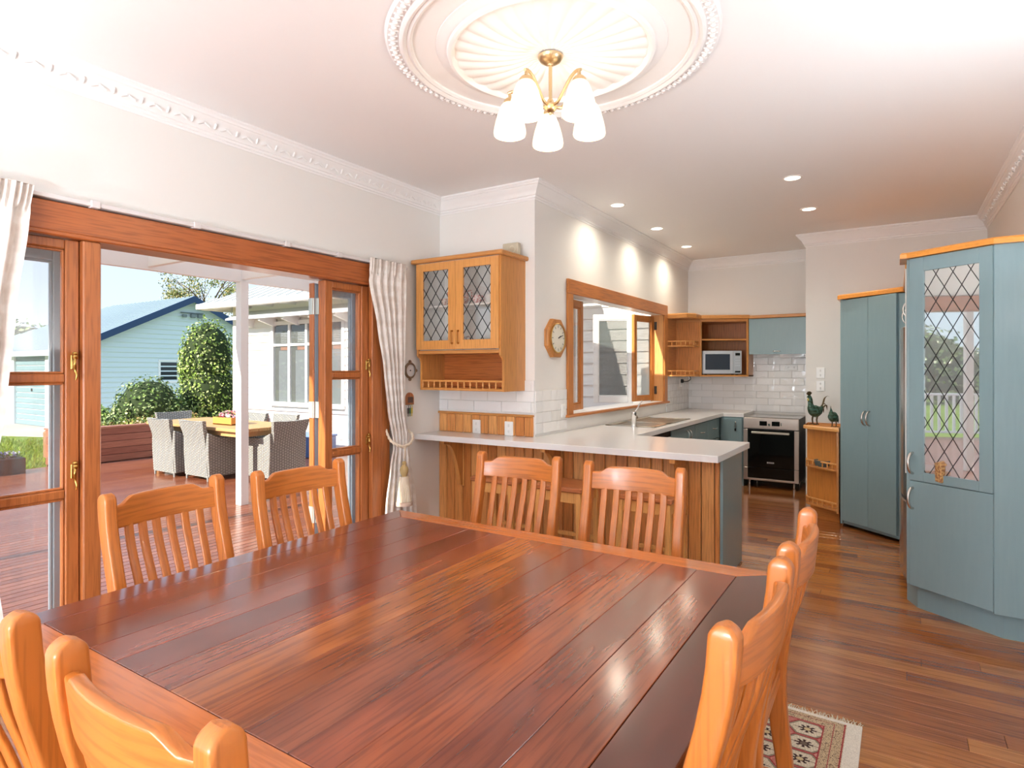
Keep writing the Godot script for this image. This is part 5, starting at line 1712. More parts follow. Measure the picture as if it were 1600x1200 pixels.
	# ---- two paper lantern lamps behind the camera
	for q in [[-1.5, 1.3, 1.3, "white paper lantern lamp on a short stand behind the camera, nearer one"], [-1.0, 2.7, 5.0, "white paper lantern lamp on a short stand by the far south wall"]]:
		var t := thing("lantern_lamp", q[3], "lamp", V(q[0], 0, q[1]))
		part(t, "base", mb().lathe(p2([0, 0, 0.15, 0, 0.15, 0.015, 0.02, 0.03, 0.0, 0.03]), Vector3.ZERO, 24), trim)
		part(t, "pole", mb().lathe(p2([0.012, 0.03, 0.012, 0.86]), Vector3.ZERO, 10), trim)
		var pts := PackedVector2Array()
		for i in 17:
			var a := -PI / 2 + PI * i / 16.0
			pts.append(Vector2(0.23 * cos(a) * (1.0 - 0.02 * (i % 2)), 1.06 + 0.23 * sin(a)))
		part(t, "lamp_shade", mb().lathe(pts, Vector3.ZERO, 24, 60.0), glow("lantern_paper", Color(0.96, 0.98, 1.0), 1.2))
		omni(t, V(0, 1.06, 0), q[2], Color(0.92, 0.96, 1.0), 0.2)

func uplighter(at: Vector3, e: float, label: String) -> void:
	var grey := flat("uplighter_metal", rgb(206, 204, 200), 0.4, 0.5)
	var t := thing("floor_lamp", label, "lamp", at)
	part(t, "base", mb().lathe(p2([0, 0, 0.13, 0, 0.13, 0.014, 0.02, 0.03, 0.0, 0.03]), Vector3.ZERO, 24), grey)
	part(t, "pole", mb().lathe(p2([0.012, 0.03, 0.012, 1.5]), Vector3.ZERO, 10), grey)
	part(t, "bowl", mb().lathe(p2([0.0, 1.49, 0.05, 1.5, 0.11, 1.54, 0.15, 1.6, 0.165, 1.65, 0.158, 1.65, 0.142, 1.6, 0.1, 1.55, 0.0, 1.51]), Vector3.ZERO, 28, 50.0), grey)
	part(t, "lamp_bulb", mb().lathe(p2([0.0, 1.51, 0.02, 1.515, 0.045, 1.56, 0.045, 1.6, 0.0, 1.63]), Vector3.ZERO, 16, 60.0), glow("uplighter_lamp", Color(1.0, 0.98, 0.95), 2.0))
	omni(t, V(0, 1.585, 0), e, Color(0.95, 0.97, 1.0), 0.04)

func rug() -> void:
	var W := 0.66
	var Lz := 1.9
	var x1 := -0.125
	var z1 := -2.845
	var W_px := 272
	var H_px := 760
	var im := Image.create(W_px, H_px, false, Image.FORMAT_RGB8)
	var ivory := rgb(206, 196, 176)
	var tan_ := rgb(188, 164, 132)
	var red := rgb(150, 62, 66)
	var rose := rgb(186, 118, 110)
	var ink := rgb(66, 50, 50)
	var grey := rgb(134, 130, 112)
	im.fill(rgb(222, 216, 204))
	var r2 := RandomNumberGenerator.new()
	r2.seed = 5
	for y in H_px:
		for x in W_px:
			var bx := mini(x, W_px - 1 - x)
			var by := mini(y, H_px - 1 - y)
			var c := rgb(222, 216, 204)
			var dd := mini(bx, by + 22)
			if dd >= 21 and by >= 8:
				if dd < 54:
					c = tan_
					if dd in [22, 23, 38, 52, 53]:
						c = red
					elif (x * 7 + y * 13 + (x * y) % 11) % 9 == 0:
						c = ink
					elif (x + y * 3) % 7 == 0:
						c = ivory
				else:
					c = rose if ((x / 20 + y / 16) % 2) == 0 else rgb(196, 142, 132)
					var fx := x - 56
					var fy := y - 32
					var cx := 56
					var cy := 44
					var ox := 0
					var mx := posmod(fx + ox, cx) - cx / 2
					var my := posmod(fy, cy) - cy / 2
					var hexd := maxf(absf(my) / 19.5, absf(my) / 39.0 + absf(mx) / 31.0)
					if hexd < 1.0:
						c = grey if hexd > 0.88 else ivory
						if hexd < 0.88 and (absi(mx) * 5 + absi(my) * 3) % 17 == 0:
							c = grey
						var q := sqrt(float(mx * mx) * 1.0 + float(my * my) * 1.5)
						var st := 10.5 + 3.0 * signf(cos(8.0 * atan2(my * 1.2, mx)))
						if q < st:
							c = ink
							if q < 5.5:
								c = rgb(196, 178, 140) if (int(fx / cx + 40) + int(fy / cy + 40)) % 2 == 0 else rgb(110, 96, 86)
						elif absi(my) < 1 and absi(mx) < 22:
							c = ink
					elif hexd < 1.1:
						c = red
			var v := r2.randf_range(0.9, 1.06)
			im.set_pixel(x, y, Color(c.r * v, c.g * v, c.b * v))
	var m := StandardMaterial3D.new()
	m.resource_name = "rug_pile"
	m.albedo_texture = ImageTexture.create_from_image(im)
	m.roughness = 0.95
	m.metallic_specular = 0.1
	var t := thing("rug", "small patterned red and ivory rug with pale fringed end beside the right chairs", "rug", V(x1 - W / 2, 0, z1 + Lz / 2), -0.006)
	var b := mb()
	b.has_uv = true
	var nx := 20
	var nz := 36
	var h := func(x: float, z: float) -> float: return 0.009 + 0.0012 * sin(x * 14.0 + z * 5.0)
	for i in nx:
		for j in nz:
			var xa := -W / 2 + W * i / nx
			var xb := -W / 2 + W * (i + 1) / nx
			var za := -Lz / 2 + Lz * j / nz
			var zb := -Lz / 2 + Lz * (j + 1) / nz
			var k := b.P.size()
			b.quad(V(xa, h.call(xa, zb), zb), V(xb, h.call(xb, zb), zb), V(xb, h.call(xb, za), za), V(xa, h.call(xa, za), za))
			b.U[k] = Vector2(float(i) / nx, float(j + 1) / nz)
			b.U[k + 1] = Vector2(float(i + 1) / nx, float(j + 1) / nz)
			b.U[k + 2] = Vector2(float(i + 1) / nx, float(j) / nz)
			b.U[k + 3] = Vector2(float(i) / nx, float(j) / nz)
	part(t, "pile", b, m)
	part(t, "edge", mb().cube(V(-W / 2 - 0.004, 0.0, -Lz / 2 - 0.004), V(W / 2 + 0.004, 0.0075, Lz / 2 + 0.004), 0.002), flat("rug_edge", rgb(224, 218, 208), 0.95))
	var fr := mb()
	var r3 := RandomNumberGenerator.new()
	r3.seed = 9
	for e in [-1.0, 1.0]:
		var x := -W / 2
		while x < W / 2:
			var dx := r3.randf_range(-0.014, 0.014)
			var L := r3.randf_range(0.02, 0.05)
			fr.tube(pv([x, 0.006, e * Lz / 2, x + dx * 0.5, 0.007, e * (Lz / 2 + L * 0.5), x + dx, 0.003, e * (Lz / 2 + L)]), 0.0016, 4, 0.001)
			x += 0.0042
	tag(part(t, "fringe", fr, flat("rug_fringe", rgb(212, 202, 176), 0.9)), "", "", "", "stuff")

# ================================================================ outside
const YD := -0.1
const YG := -0.36

func outside() -> void:
	var white := flat("outdoor_white", rgb(244, 245, 246), 0.5)
	# ---- ground
	var gm := flat("lawn_soil", rgb(126, 150, 66), 0.95, 0, 0.1)
	gm.albedo_texture = ramp_tex("lawn_patches", 0.02, [0.0, Color(0.7, 0.72, 0.6), 0.5, Color(0.95, 0.98, 0.85), 1.0, Color.WHITE], 4, 256)
	gm.uv1_triplanar = true
	gm.uv1_world_triplanar = true
	gm.uv1_scale = Vector3(0.5, 0.5, 0.5)
	tag(part(self, "lawn", mb().cube(V(-70, YG - 0.3, -60), V(40, YG, 50)), gm), "wide green lawn beyond the deck", "", "", "structure")
	var cm := flat("concrete", rgb(186, 184, 176), 0.85)
	tag(part(self, "concrete_path", mb().slab(p2([-18.6, 7.15, -20.7, 6.35, -40, 5.5, -40, 8.4, -18.6, 16.0, -17.6, 16.0, -17.8, 8.4]), V(0, YG - 0.05, 0), V(1, 0, 0), V(0, 0, -1), 0.075, 0.01), cm), "pale concrete apron in front of the blue garage", "", "", "structure")
	tag(part(self, "patio", mb().cube(V(0.9, YG, -6.0), V(14, -0.05, 10), 0.01), flat("patio_paving", rgb(226, 224, 218), 0.8)), "pale paved patio on the east side of the house", "", "", "structure")
	# ---- deck
	var dk := tag(part(self, "deck", mb().cube(V(-11.5, YG, 4.5), V(-3.62, YD - 0.03, -7.98)), flat("deck_frame", rgb(70, 46, 38), 0.8)), "reddish timber deck outside the folding doors", "", "", "structure")
	var dm := []
	for i in 6:
		var m := wood("deck_board_%d" % i, [rgb(158, 92, 62), rgb(150, 84, 58), rgb(164, 98, 70), rgb(144, 80, 54), rgb(160, 94, 64), rgb(152, 88, 62)][i], 2, 0.16, 0.3, 0.0, i * 0.3, 1.0, true)
		m.roughness_texture = ramp_tex("deck_wet", 0.01, [0.0, Color(0.7, 0.7, 0.7), 0.5, Color(1, 1, 1), 1.0, Color(2, 2, 2)], 3, 256)
		m.roughness = 0.2
		m.metallic_specular = 0.75
		dm.append(m)
	var x := -3.64
	while x > -11.49:
		var w := minf(0.092, x + 11.5)
		if w < 0.02:
			break
		var bd := mb()
		bd.cube(V(x - w + 0.009, YD - 0.028, 4.5), V(x, YD - 0.004, -7.99))
		for g in 4:
			var q := (w - 0.009) / 4
			bd.cube(V(x - q * g - 0.0012, YD - 0.006, 4.5), V(x - q * (g + 1) + 0.0012, YD, -7.99), 0.0014)
		wpart(dk, "deck_board", bd, dm[rng.randi() % 6])
		x -= 0.092
	veranda(white)
	planter_bench()
	wing(white)
	garage(white)
	outdoor_table()
	# ---- railing on the far side of the deck
	var rl := thing("deck_railing", "white railing along the outer edge of the deck, left of the planted trough", "railing", V(-11.4, YD, 1.0))
	wpart(rl, "top_rail", mb().cube(V(-11.46, 0.86, 4.4), V(-11.36, 0.91, -2.35), 0.006), white)
	wpart(rl, "bottom_rail", mb().cube(V(-11.43, 0.0, 4.4), V(-11.39, 0.05, -2.35), 0.004), white)
	for i in 4:
		wpart(rl, "railing_post", mb().cube(V(-11.46, YD, 4.4 - i * 2.22), V(-11.36, 0.86, 4.3 - i * 2.22), 0.004), white)
	for i in 44:
		wpart(rl, "baluster", mb().cube(V(-11.43, 0.05, 4.25 - i * 0.15), V(-11.39, 0.86, 4.2 - i * 0.15)), white)
	# ---- blue box by the wing
	var bb := thing("storage_box", "blue storage box on the deck in front of the white house wing", "box", V(-8.9, YD, -7.25))
	part(bb, "body", mb().box(V(0, 0.18, 0), V(0.75, 0.36, 0.45), 0.01), flat("box_blue", rgb(96, 128, 186), 0.5))
	part(bb, "lid", mb().box(V(0, 0.38, 0), V(0.79, 0.04, 0.49), 0.01), flat("box_lid_blue", rgb(112, 144, 200), 0.5))

func veranda(white: Material) -> void:
	var sheet := flat("veranda_roof", rgb(246, 247, 247), 0.5)
	sheet.backlight_enabled = true
	sheet.backlight = Color(1, 1, 1)
	var t := thing("veranda", "white veranda frame with a square post, beams and flat roof over the deck", "veranda", V(-6.39, YD, -4.21))
	wpart(t, "post", mb().cube(V(-6.44, YD, -4.16), V(-6.34, 2.48, -4.26), 0.003), white)
	wpart(t, "post", mb().cube(V(-6.44, YD, -7.2), V(-6.34, 2.48, -7.3), 0.003), white)
	wpart(t, "post", mb().cube(V(-6.44, YD, -1.06), V(-6.34, 2.48, -1.16), 0.003), white)
	wpart(t, "beam", mb().cube(V(-6.42, 2.47, -0.95), V(-6.36, 2.73, -7.3), 0.003), white)
	wpart(t, "wall_plate", mb().cube(V(-3.74, 2.47, -0.95), V(-3.67, 2.7, -7.3), 0.003), white)
	for i in 6:
		var z := -1.11 - i * 1.032
		wpart(t, "rafter", mb().cube(V(-6.36, 2.5, z + 0.025), V(-3.74, 2.71, z - 0.025), 0.003), white)
	wpart(t, "roof_sheet", mb().cube(V(-6.75, 2.735, -0.9), V(-3.67, 2.76, -7.34)), sheet)

func planter_bench() -> void:
	var t := thing("planter_bench", "long brown slatted timber planter bench along the far edge of the deck", "planter", V(-11.45, YD, -6.1))
	var bw := []
	for i in 3:
		bw.append(wood("bench_slat_%d" % i, [rgb(176, 110, 88), rgb(166, 102, 82), rgb(184, 118, 94)][i], 2, 0.4, 0.35, 0.0, i * 0.3, 1.0, true))
	var h := 0.113
	for k in 5:
		var y := YD + 0.012 + k * h
		wpart(t, "slat", mb().cube(V(-11.2, y, -4.215), V(-11.178, y + h - 0.006, -7.96), 0.003), bw[k % 3])
		wpart(t, "end_slat", mb().cube(V(-11.7, y, -4.2), V(-11.18, y + h - 0.006, -4.222), 0.003), bw[(k + 1) % 3])
	wpart(t, "back_wall", mb().cube(V(-11.72, YG, -4.22), V(-11.7, 0.47, -7.98)), bw[0])
	wpart(t, "core", mb().cube(V(-11.7, YD, -4.23), V(-11.205, 0.4, -7.96)), flat("deck_frame", rgb(70, 46, 38), 0.8))
	wpart(t, "capping", mb().cube(V(-11.34, 0.476, -4.19), V(-11.16, 0.503, -7.97), 0.004), bw[2])
	wpart(t, "capping", mb().cube(V(-11.74, 0.476, -4.19), V(-11.34, 0.503, -4.34), 0.004), bw[2])
	wpart(t, "soil", mb().cube(V(-11.7, 0.4, -4.34), V(-11.34, 0.455, -7.96)), flat("bark_mulch", rgb(150, 112, 78), 0.95))
	# raised bed behind it
	tag(part(self, "garden_bed", mb().slab(p2([-11.72, 4.6, -11.72, 7.98, -15.2, 9.6, -16.2, 8.0, -14.6, 5.2]), V(0, YG, 0), V(1, 0, 0), V(0, 0, -1), 0.62, 0.08), flat("bark_mulch", rgb(150, 112, 78), 0.95)), "raised bark covered garden bed behind the planter bench", "", "", "structure")

func wing(white: Material) -> void:
	var t := thing("house_wing", "white weatherboard wing of the house with a hooded window and pale roof", "house", V(-7.5, YD, -8.1))
	var wall := flat("weatherboard_white", rgb(243, 243, 242), 0.55)
	var zf := -8.0
	wpart(t, "wall_core", mb().cube(V(-12.4, YG, zf - 0.02), V(-2.66, 2.9, zf - 0.2)), wall)
	wpart(t, "end_wall", mb().cube(V(-12.4, YG, zf - 0.02), V(-12.2, 2.9, -14.0)), wall)
	var wx0 := -11.09
	var wx1 := -8.86
	var y := YG
	while y < 2.88:
		var y1 := minf(y + 0.16, 2.9)
		var spans := [[-12.42, -2.66]]
		if y1 > 0.74 and y < 2.44:
			spans = [[-12.42, wx0], [wx1, -2.66]]
		for s in spans:
			var q := p2([zf - 0.02, y, zf + 0.034, y - 0.004, zf + 0.006, y1, zf - 0.02, y1])
			wpart(t, "weatherboard", mb().slab(q, V(s[1], 0, 0), V(0, 0, 1), V(0, 1, 0), s[1] - s[0]), wall)
		y += 0.16
	wpart(t, "corner_board", mb().cube(V(-12.45, YG, zf + 0.03), V(-12.34, 2.9, zf - 0.08), 0.004), wall)
	wpart(t, "base_ledge", mb().cube(V(-12.4, 0.6, zf + 0.0), V(-8.3, 0.66, zf + 0.05), 0.006), flat("ledge_grey", rgb(196, 202, 208), 0.5))
	# window of four lights
	var wf := wpart(t, "window", mb().cube(V(wx0, 2.38, zf + 0.05), V(wx1, 2.46, zf - 0.05), 0.004).cube(V(wx0, 0.7, zf + 0.07), V(wx1, 0.79, zf - 0.05), 0.006).cube(V(wx0, 0.79, zf + 0.05), V(wx0 + 0.08, 2.38, zf - 0.05), 0.004).cube(V(wx1 - 0.08, 0.79, zf + 0.05), V(wx1, 2.38, zf - 0.05), 0.004), white)
	var gl := glass("wing_window_pane", rgb(120, 130, 134), 0.25, 0.02)
	var slat := flat("blind_slat", rgb(200, 204, 208), 0.6)
	for i in 4:
		var a := wx0 + 0.08 + i * 0.5325
		var b := a + 0.4725
		if i > 0:
			wpart(wf, "mullion", mb().cube(V(a - 0.06, 0.79, zf + 0.04), V(a, 2.38, zf - 0.05), 0.004), white)
		wpart(wf, "transom", mb().cube(V(a, 1.94, zf + 0.035), V(b, 1.99, zf - 0.04), 0.004), white)
		wpart(wf, "pane", mb().cube(V(a, 1.99, zf + 0.01), V(b, 2.38, zf + 0.014)), gl)
		wpart(wf, "pane", mb().cube(V(a, 0.79, zf + 0.01), V(b, 1.94, zf + 0.014)), gl)
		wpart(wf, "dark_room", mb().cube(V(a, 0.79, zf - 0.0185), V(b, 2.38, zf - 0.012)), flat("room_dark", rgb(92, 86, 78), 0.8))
		wpart(wf, "blind", mb().cube(V((a + b) / 2 - 0.1, 0.8, zf - 0.002), V(b - 0.05, 1.85, zf - 0.008)), flat("curtain_grey", rgb(150, 158, 166), 0.7))
		var bl := mb()
		for k in 6:
			bl.cube(V(a + 0.2, 2.02 + k * 0.035, zf - 0.002), V(b - 0.02, 2.036 + k * 0.035, zf - 0.008))
		wpart(wf, "blind_slats", bl, slat)
		wpart(wf, "valance", mb().cube(V(a + 0.2, 1.86, zf + 0.004), V(b - 0.01, 1.93, zf - 0.004)), flat("valance_orange", rgb(206, 132, 92), 0.6))
	# hood over the window
	wpart(t, "window_hood", mb().slab(p2([zf, 2.70, zf, 2.735, zf + 0.46, 2.535, zf + 0.46, 2.5]), V(-8.3, 0, 0), V(0, 0, 1), V(0, 1, 0), 3.75, 0.0), flat("hood_grey", rgb(206, 212, 218), 0.5))
	for bx in [-11.7, -10.95, -10.2, -9.4, -8.7]:
		wpart(t, "hood_bracket", mb().slab(p2([zf, 2.68, zf + 0.4, 2.5, zf + 0.4, 2.46, zf + 0.06, 2.36, zf, 2.36]), V(bx, 0, 0), V(0, 0, 1), V(0, 1, 0), 0.06, 0.0), white)
	# eaves and roof
	wpart(t, "soffit", mb().cube(V(-12.85, 2.86, zf), V(-2.66, 2.89, -7.5)), flat("soffit_cream", rgb(224, 220, 190), 0.7))
	wpart(t, "gutter", mb().cube(V(-12.9, 2.76, -7.38), V(-2.66, 2.88, -7.5), 0.01).cube(V(-12.9, 2.76, -7.38), V(-12.78, 2.88, -14.0), 0.01), white)
	var k2 := 0
	for i in 13:
		wpart(t, "rafter_tail", mb().cube(V(-12.6 + i * 0.75, 2.78, zf), V(-12.54 + i * 0.75, 2.86, -7.5)), white)
	var rf := flat("roof_iron_pale", rgb(206, 210, 210), 0.45)
	rf.heightmap_enabled = true
	var r := mb()
	var e0 := V(-12.9, 2.87, -7.4)
	var e1 := V(-2.66, 2.87, -7.4)
	var rg0 := V(-9.6, 4.42, -10.7)
	var rg1 := V(-2.66, 4.42, -10.7)
	var eb := V(-12.9, 2.87, -14.0)
	var dn := V(0, -0.05, 0)
	r.quad(e0, e1, rg1, rg0)
	r.quad(e1 + dn, e0 + dn, rg0 + dn, rg1 + dn)
	r.tri(e0, rg0, eb)
	r.tri(e0 + dn, eb + dn, rg0 + dn)
	r.quad(rg0, rg1, V(-2.66, 2.87, -14.0), eb)
	rf.heightmap_enabled = false
	var rp := wpart(t, "roof", r, rf)
	var rb := mb()
	for i in 34:
		var xx := -12.6 + i * 0.3
		var f := clampf((xx + 12.9) / 3.3, 0, 1)
		rb.tube(PackedVector3Array([V(xx, 2.885, -7.4), V(xx, 2.885 + 1.55 * f, -7.4 - 3.3 * f)]), 0.018, 5)
	tag(wpart(rp, "roof_ribs", rb, rf), "", "", "", "stuff")

func garage(white: Material) -> void:
	var t := thing("garage", "pale blue weatherboard garage with a navy edged gable and roller door", "garage", V(-24.0, YG, -11.7))
	var blue := flat("weatherboard_blue", rgb(222, 236, 240), 0.55)
	var navy := flat("navy_trim", rgb(40, 70, 112), 0.45)
	var xf := -20.8
	var z0 := -8.0
	var z1 := -15.4
	var zr := (z0 + z1) / 2
	var ye := 2.12
	var yr := 3.98
	wpart(t, "wall_core", mb().cube(V(xf - 0.03, YG, z0 - 0.03), V(-29.0, ye, z1)).slab(p2([z0, ye, zr, yr - 0.04, z1, ye]), V(xf - 0.03, 0, 0), V(0, 0, 1), V(0, 1, 0), 0.2), blue)
	var gb := mb()
	var y := YG
	while y < yr - 0.05:
		var y1 := minf(y + 0.158, yr)
		var half := func(yy: float) -> float: return (z0 - z1) / 2 if yy <= ye else maxf(0.0, (z0 - z1) / 2 * (yr - yy) / (yr - ye))
		var a: float = half.call(y)
		var b: float = half.call(y1)
		var p := xf + 0.04
		var q := xf + 0.002
		gb.quad(V(p, y, zr + a), V(p, y, zr - a), V(q, y1, zr - b), V(q, y1, zr + b))
		gb.quad(V(xf - 0.02, y, zr + a), V(xf - 0.02, y, zr - a), V(p, y, zr - a), V(p, y, zr + a))
		y += 0.158
	tag(wpart(t, "weatherboards", gb, blue), "pale blue boards of the gable wall", "", "", "stuff")
	var fb := mb()
	y = YG
	while y < ye - 0.02:
		var y1 := minf(y + 0.158, ye)
		for s in ([[xf, -21.6], [-25.05, -29.0]] if y < 2.1 else [[xf, -29.0]]):
			fb.quad(V(s[1], y, z0 + 0.02), V(s[0], y, z0 + 0.02), V(s[0], y1, z0 + 0.002), V(s[1], y1, z0 + 0.002))
			fb.quad(V(s[1], y, z0 - 0.02), V(s[0], y, z0 - 0.02), V(s[0], y, z0 + 0.02), V(s[1], y, z0 + 0.02))
		y += 0.158
	tag(wpart(t, "weatherboards", fb, blue), "", "", "", "stuff")
	# roller door in a white frame
	wpart(t, "door_frame", mb().cube(V(-22.17, YG, z0 + 0.06), V(-21.6, 2.08, z0 - 0.02), 0.01).cube(V(-25.05, YG, z0 + 0.06), V(-24.6, 2.08, z0 - 0.02), 0.01).cube(V(-24.6, 1.96, z0 + 0.06), V(-22.17, 2.08, z0 - 0.02), 0.01), white)
	var slats := 13
	for i in slats:
		var ya := YG + 0.03 + i * (2.28 / slats)
		wpart(t, "roller_slat", mb().cube(V(-24.6, ya, z0 + 0.0), V(-22.17, ya + 2.28 / slats - 0.026, z0 - 0.03), 0.008), flat("roller_door_blue", rgb(128, 158, 170), 0.5))
	wpart(t, "door_lock", mb().lathe(p2([0.05, 0, 0.05, 0.02, 0, 0.03]), V(-23.3, 0.8, z0), 12, 30.0, Basis(V(1, 0, 0), V(0, 0, 1), V(0, -1, 0))), flat("gloss_black", rgb(22, 22, 22), 0.15))
	var wl := wpart(t, "wall_light", mb().cube(V(-25.0, 1.63, z0 + 0.12), V(-24.86, 1.85, z0 + 0.06), 0.02), flat("light_grey", rgb(170, 176, 176), 0.4))
	# navy door and window in the gable wall
	wpart(t, "side_door", mb().cube(V(xf + 0.05, YG, -8.05), V(xf - 0.01, 1.56, -8.84), 0.01), flat("navy_door", rgb(30, 48, 82), 0.4))
	var wf := wpart(t, "window", mb().cube(V(xf + 0.05, 1.72, -10.62), V(xf - 0.02, 1.79, -11.62), 0.006).cube(V(xf + 0.05, 1.0, -10.62), V(xf - 0.02, 1.07, -11.62), 0.006).cube(V(xf + 0.05, 1.07, -10.62), V(xf - 0.02, 1.72, -10.69), 0.006).cube(V(xf + 0.05, 1.07, -11.24), V(xf - 0.02, 1.72, -11.31), 0.006).cube(V(xf + 0.05, 1.07, -11.56), V(xf - 0.02, 1.72, -11.62), 0.006), white)
	wpart(wf, "pane", mb().cube(V(xf + 0.03, 1.07, -10.69), V(xf + 0.02, 1.72, -11.24)), flat("wing_window_glass", rgb(46, 54, 58), 0.04))
	wpart(wf, "pane", mb().cube(V(xf + 0.03, 1.07, -11.31), V(xf + 0.02, 1.72, -11.56)), flat("wing_window_glass", rgb(46, 54, 58), 0.04))
	wpart(t, "flood_light", mb().box(V(xf + 0.12, 3.3, -11.45), V(0.1, 0.1, 0.16), 0.02).box(V(xf + 0.12, 3.32, -11.75), V(0.12, 0.14, 0.16), 0.02).box(V(xf + 0.12, 3.32, -12.0), V(0.12, 0.14, 0.16), 0.02).box(V(xf + 0.06, 3.42, -11.75), V(0.08, 0.03, 0.8), 0.01), flat("flood_grey", rgb(120, 132, 136), 0.4))
	# roof with ribs
	var rf := flat("roof_iron_blue", rgb(176, 192, 200), 0.42)
	var r := mb()
	var o := 0.25
	var xa := xf + 0.3
	var xh := -26.4
	var xb := -29.3
	var zs := z0 + o
	var zn := z1 - o
	var sl := (yr - ye) / (z0 - zr)
	var ys := ye - sl * o + 0.03
	r.quad(V(xb, ys, zs), V(xa, ys, zs), V(xa, yr, zr), V(xh, yr, zr))
	r.quad(V(xa, ys, zn), V(xb, ys, zn), V(xh, yr, zr), V(xa, yr, zr))
	r.tri(V(xb, ys, zs), V(xh, yr, zr), V(xb, ys, zn))
	r.quad(V(xa, ys - 0.04, zs), V(xb, ys - 0.04, zs), V(xh, yr - 0.04, zr), V(xa, yr - 0.04, zr))
	r.quad(V(xb, ys - 0.04, zn), V(xa, ys - 0.04, zn), V(xa, yr - 0.04, zr), V(xh, yr - 0.04, zr))
	var rp := wpart(t, "roof", r, rf)
	var rb := mb()
	for i in 30:
		var xx := xa - 0.1 - i * 0.28
		var f := clampf((xx - xb) / (xh - xb), 0, 1)
		rb.tube(PackedVector3Array([V(xx, ys + 0.015, zs), V(xx, lerpf(ys, yr, f) + 0.015, lerpf(zs, zr, f))]), 0.022, 5)
	tag(wpart(rp, "roof_ribs", rb, rf), "", "", "", "stuff")
	for sgn in [1.0, -1.0]:
		var za := zs if sgn > 0 else zn
		wpart(t, "barge_board", mb().slab(p2([za, ys + 0.02, zr, yr + 0.02, zr, yr - 0.2, za, ys - 0.2]), V(xa + 0.02, 0, 0), V(0, 0, 1), V(0, 1, 0), 0.04), navy)
	wpart(t, "fascia", mb().cube(V(xa, ys - 0.16, zs + 0.02), V(xb, ys + 0.0, zs - 0.04), 0.01), flat("fascia_pale", rgb(196, 214, 218), 0.5))

func outdoor_table() -> void:
	var tw := wood("outdoor_timber", rgb(206, 160, 106), 0, 0.55, 0.3, 0.0, 0.0, 1.0, true)
	var t := thing("outdoor_table", "long pale timber outdoor table on the deck", "table", V(-8.68, YD, -5.32))
	var z := -4.88
	while z > -5.74:
		wpart(t, "top_board", mb().cube(V(-9.9, 0.605, z), V(-7.45, 0.65, z - 0.138), 0.004), tw)
		z -= 0.1433
	wpart(t, "apron", mb().cube(V(-9.8, 0.53, -4.95), V(-7.55, 0.604, -5.0)).cube(V(-9.8, 0.53, -5.65), V(-7.55, 0.604, -5.7)).cube(V(-7.6, 0.53, -4.95), V(-7.55, 0.604, -5.7)).cube(V(-9.8, 0.53, -4.95), V(-9.75, 0.604, -5.7)), tw)
	for sx in [-9.72, -7.62]:
		for sz in [-5.0, -5.64]:
			wpart(t, "leg", mb().cube(V(sx - 0.045, YD, sz - 0.045), V(sx + 0.045, 0.604, sz + 0.045), 0.005), tw)
	# wicker chairs
	var wk := StandardMaterial3D.new()
	wk.resource_name = "wicker_grey"
	wk.roughness = 0.75
	var im := Image.create(64, 64, false, Image.FORMAT_RGB8)
	var r2 := RandomNumberGenerator.new()
	r2.seed = 3
	for yy in 64:
		for xx in 64:
			var row := yy / 8
			var over := ((xx / 16) + row) % 2
			var v := 0.62 + 0.3 * sin(PI * ((yy % 8) + 0.5) / 8.0)
			if over == 0:
				v *= 0.84
			if xx % 16 < 2 or yy % 8 == 0:
				v *= 0.42
			v *= r2.randf_range(0.86, 1.1)
			im.set_pixel(xx, yy, Color(v * 0.9, v * 0.9, v * 0.88))
	wk.albedo_texture = ImageTexture.create_from_image(im)
	wk.uv1_triplanar = true
	wk.uv1_scale = Vector3(6.5, 6.5, 6.5)
	wk.uv1_triplanar_sharpness = 8.0
	var h := Image.create(64, 64, false, Image.FORMAT_RGB8)
	for yy in 64:
		for xx in 64:
			var v := sin(PI * ((yy % 8) + 0.5) / 8.0) * (1.0 if ((xx / 16) + yy / 8) % 2 else 0.7)
			h.set_pixel(xx, yy, Color(v, v, v))
	wk.heightmap_enabled = true
	wk.heightmap_texture = ImageTexture.create_from_image(h)
	wk.heightmap_scale = 1.0
	var spots := [[-9.1, -4.68, PI, "wicker armchair on the outdoor table's near side, the left one by the planter bench"], [-8.35, -4.74, PI, "wicker armchair on the outdoor table's near side, the one beside the white post"], [-7.22, -5.5, -PI / 2, "wicker armchair at the outdoor table's right end, its shaded back towards the doors"], [-10.35, -5.55, PI / 2, "wicker armchair at the outdoor table's left end, mostly hidden behind another chair"], [-8.97, -6.15, 0.0, "wicker armchair on the outdoor table's far side, partly behind the white post"], [-8.25, -6.2, 0.0, "wicker armchair on the outdoor table's far side, the right one against the white wall"]]
	var pr: Node3D
	for i in 6:
		var s: Array = spots[i]
		var fw := V(sin(s[2]), 0, cos(s[2]))
		var at := V(s[0], YD, s[1]) + fw * 0.3
		if i == 0:
			pr = wicker_chair(wk)
			pr.position = at
			pr.rotation.y = s[2]
			pr.set_meta("label", s[3])
		else:
			copy(pr, at, s[2], s[3])

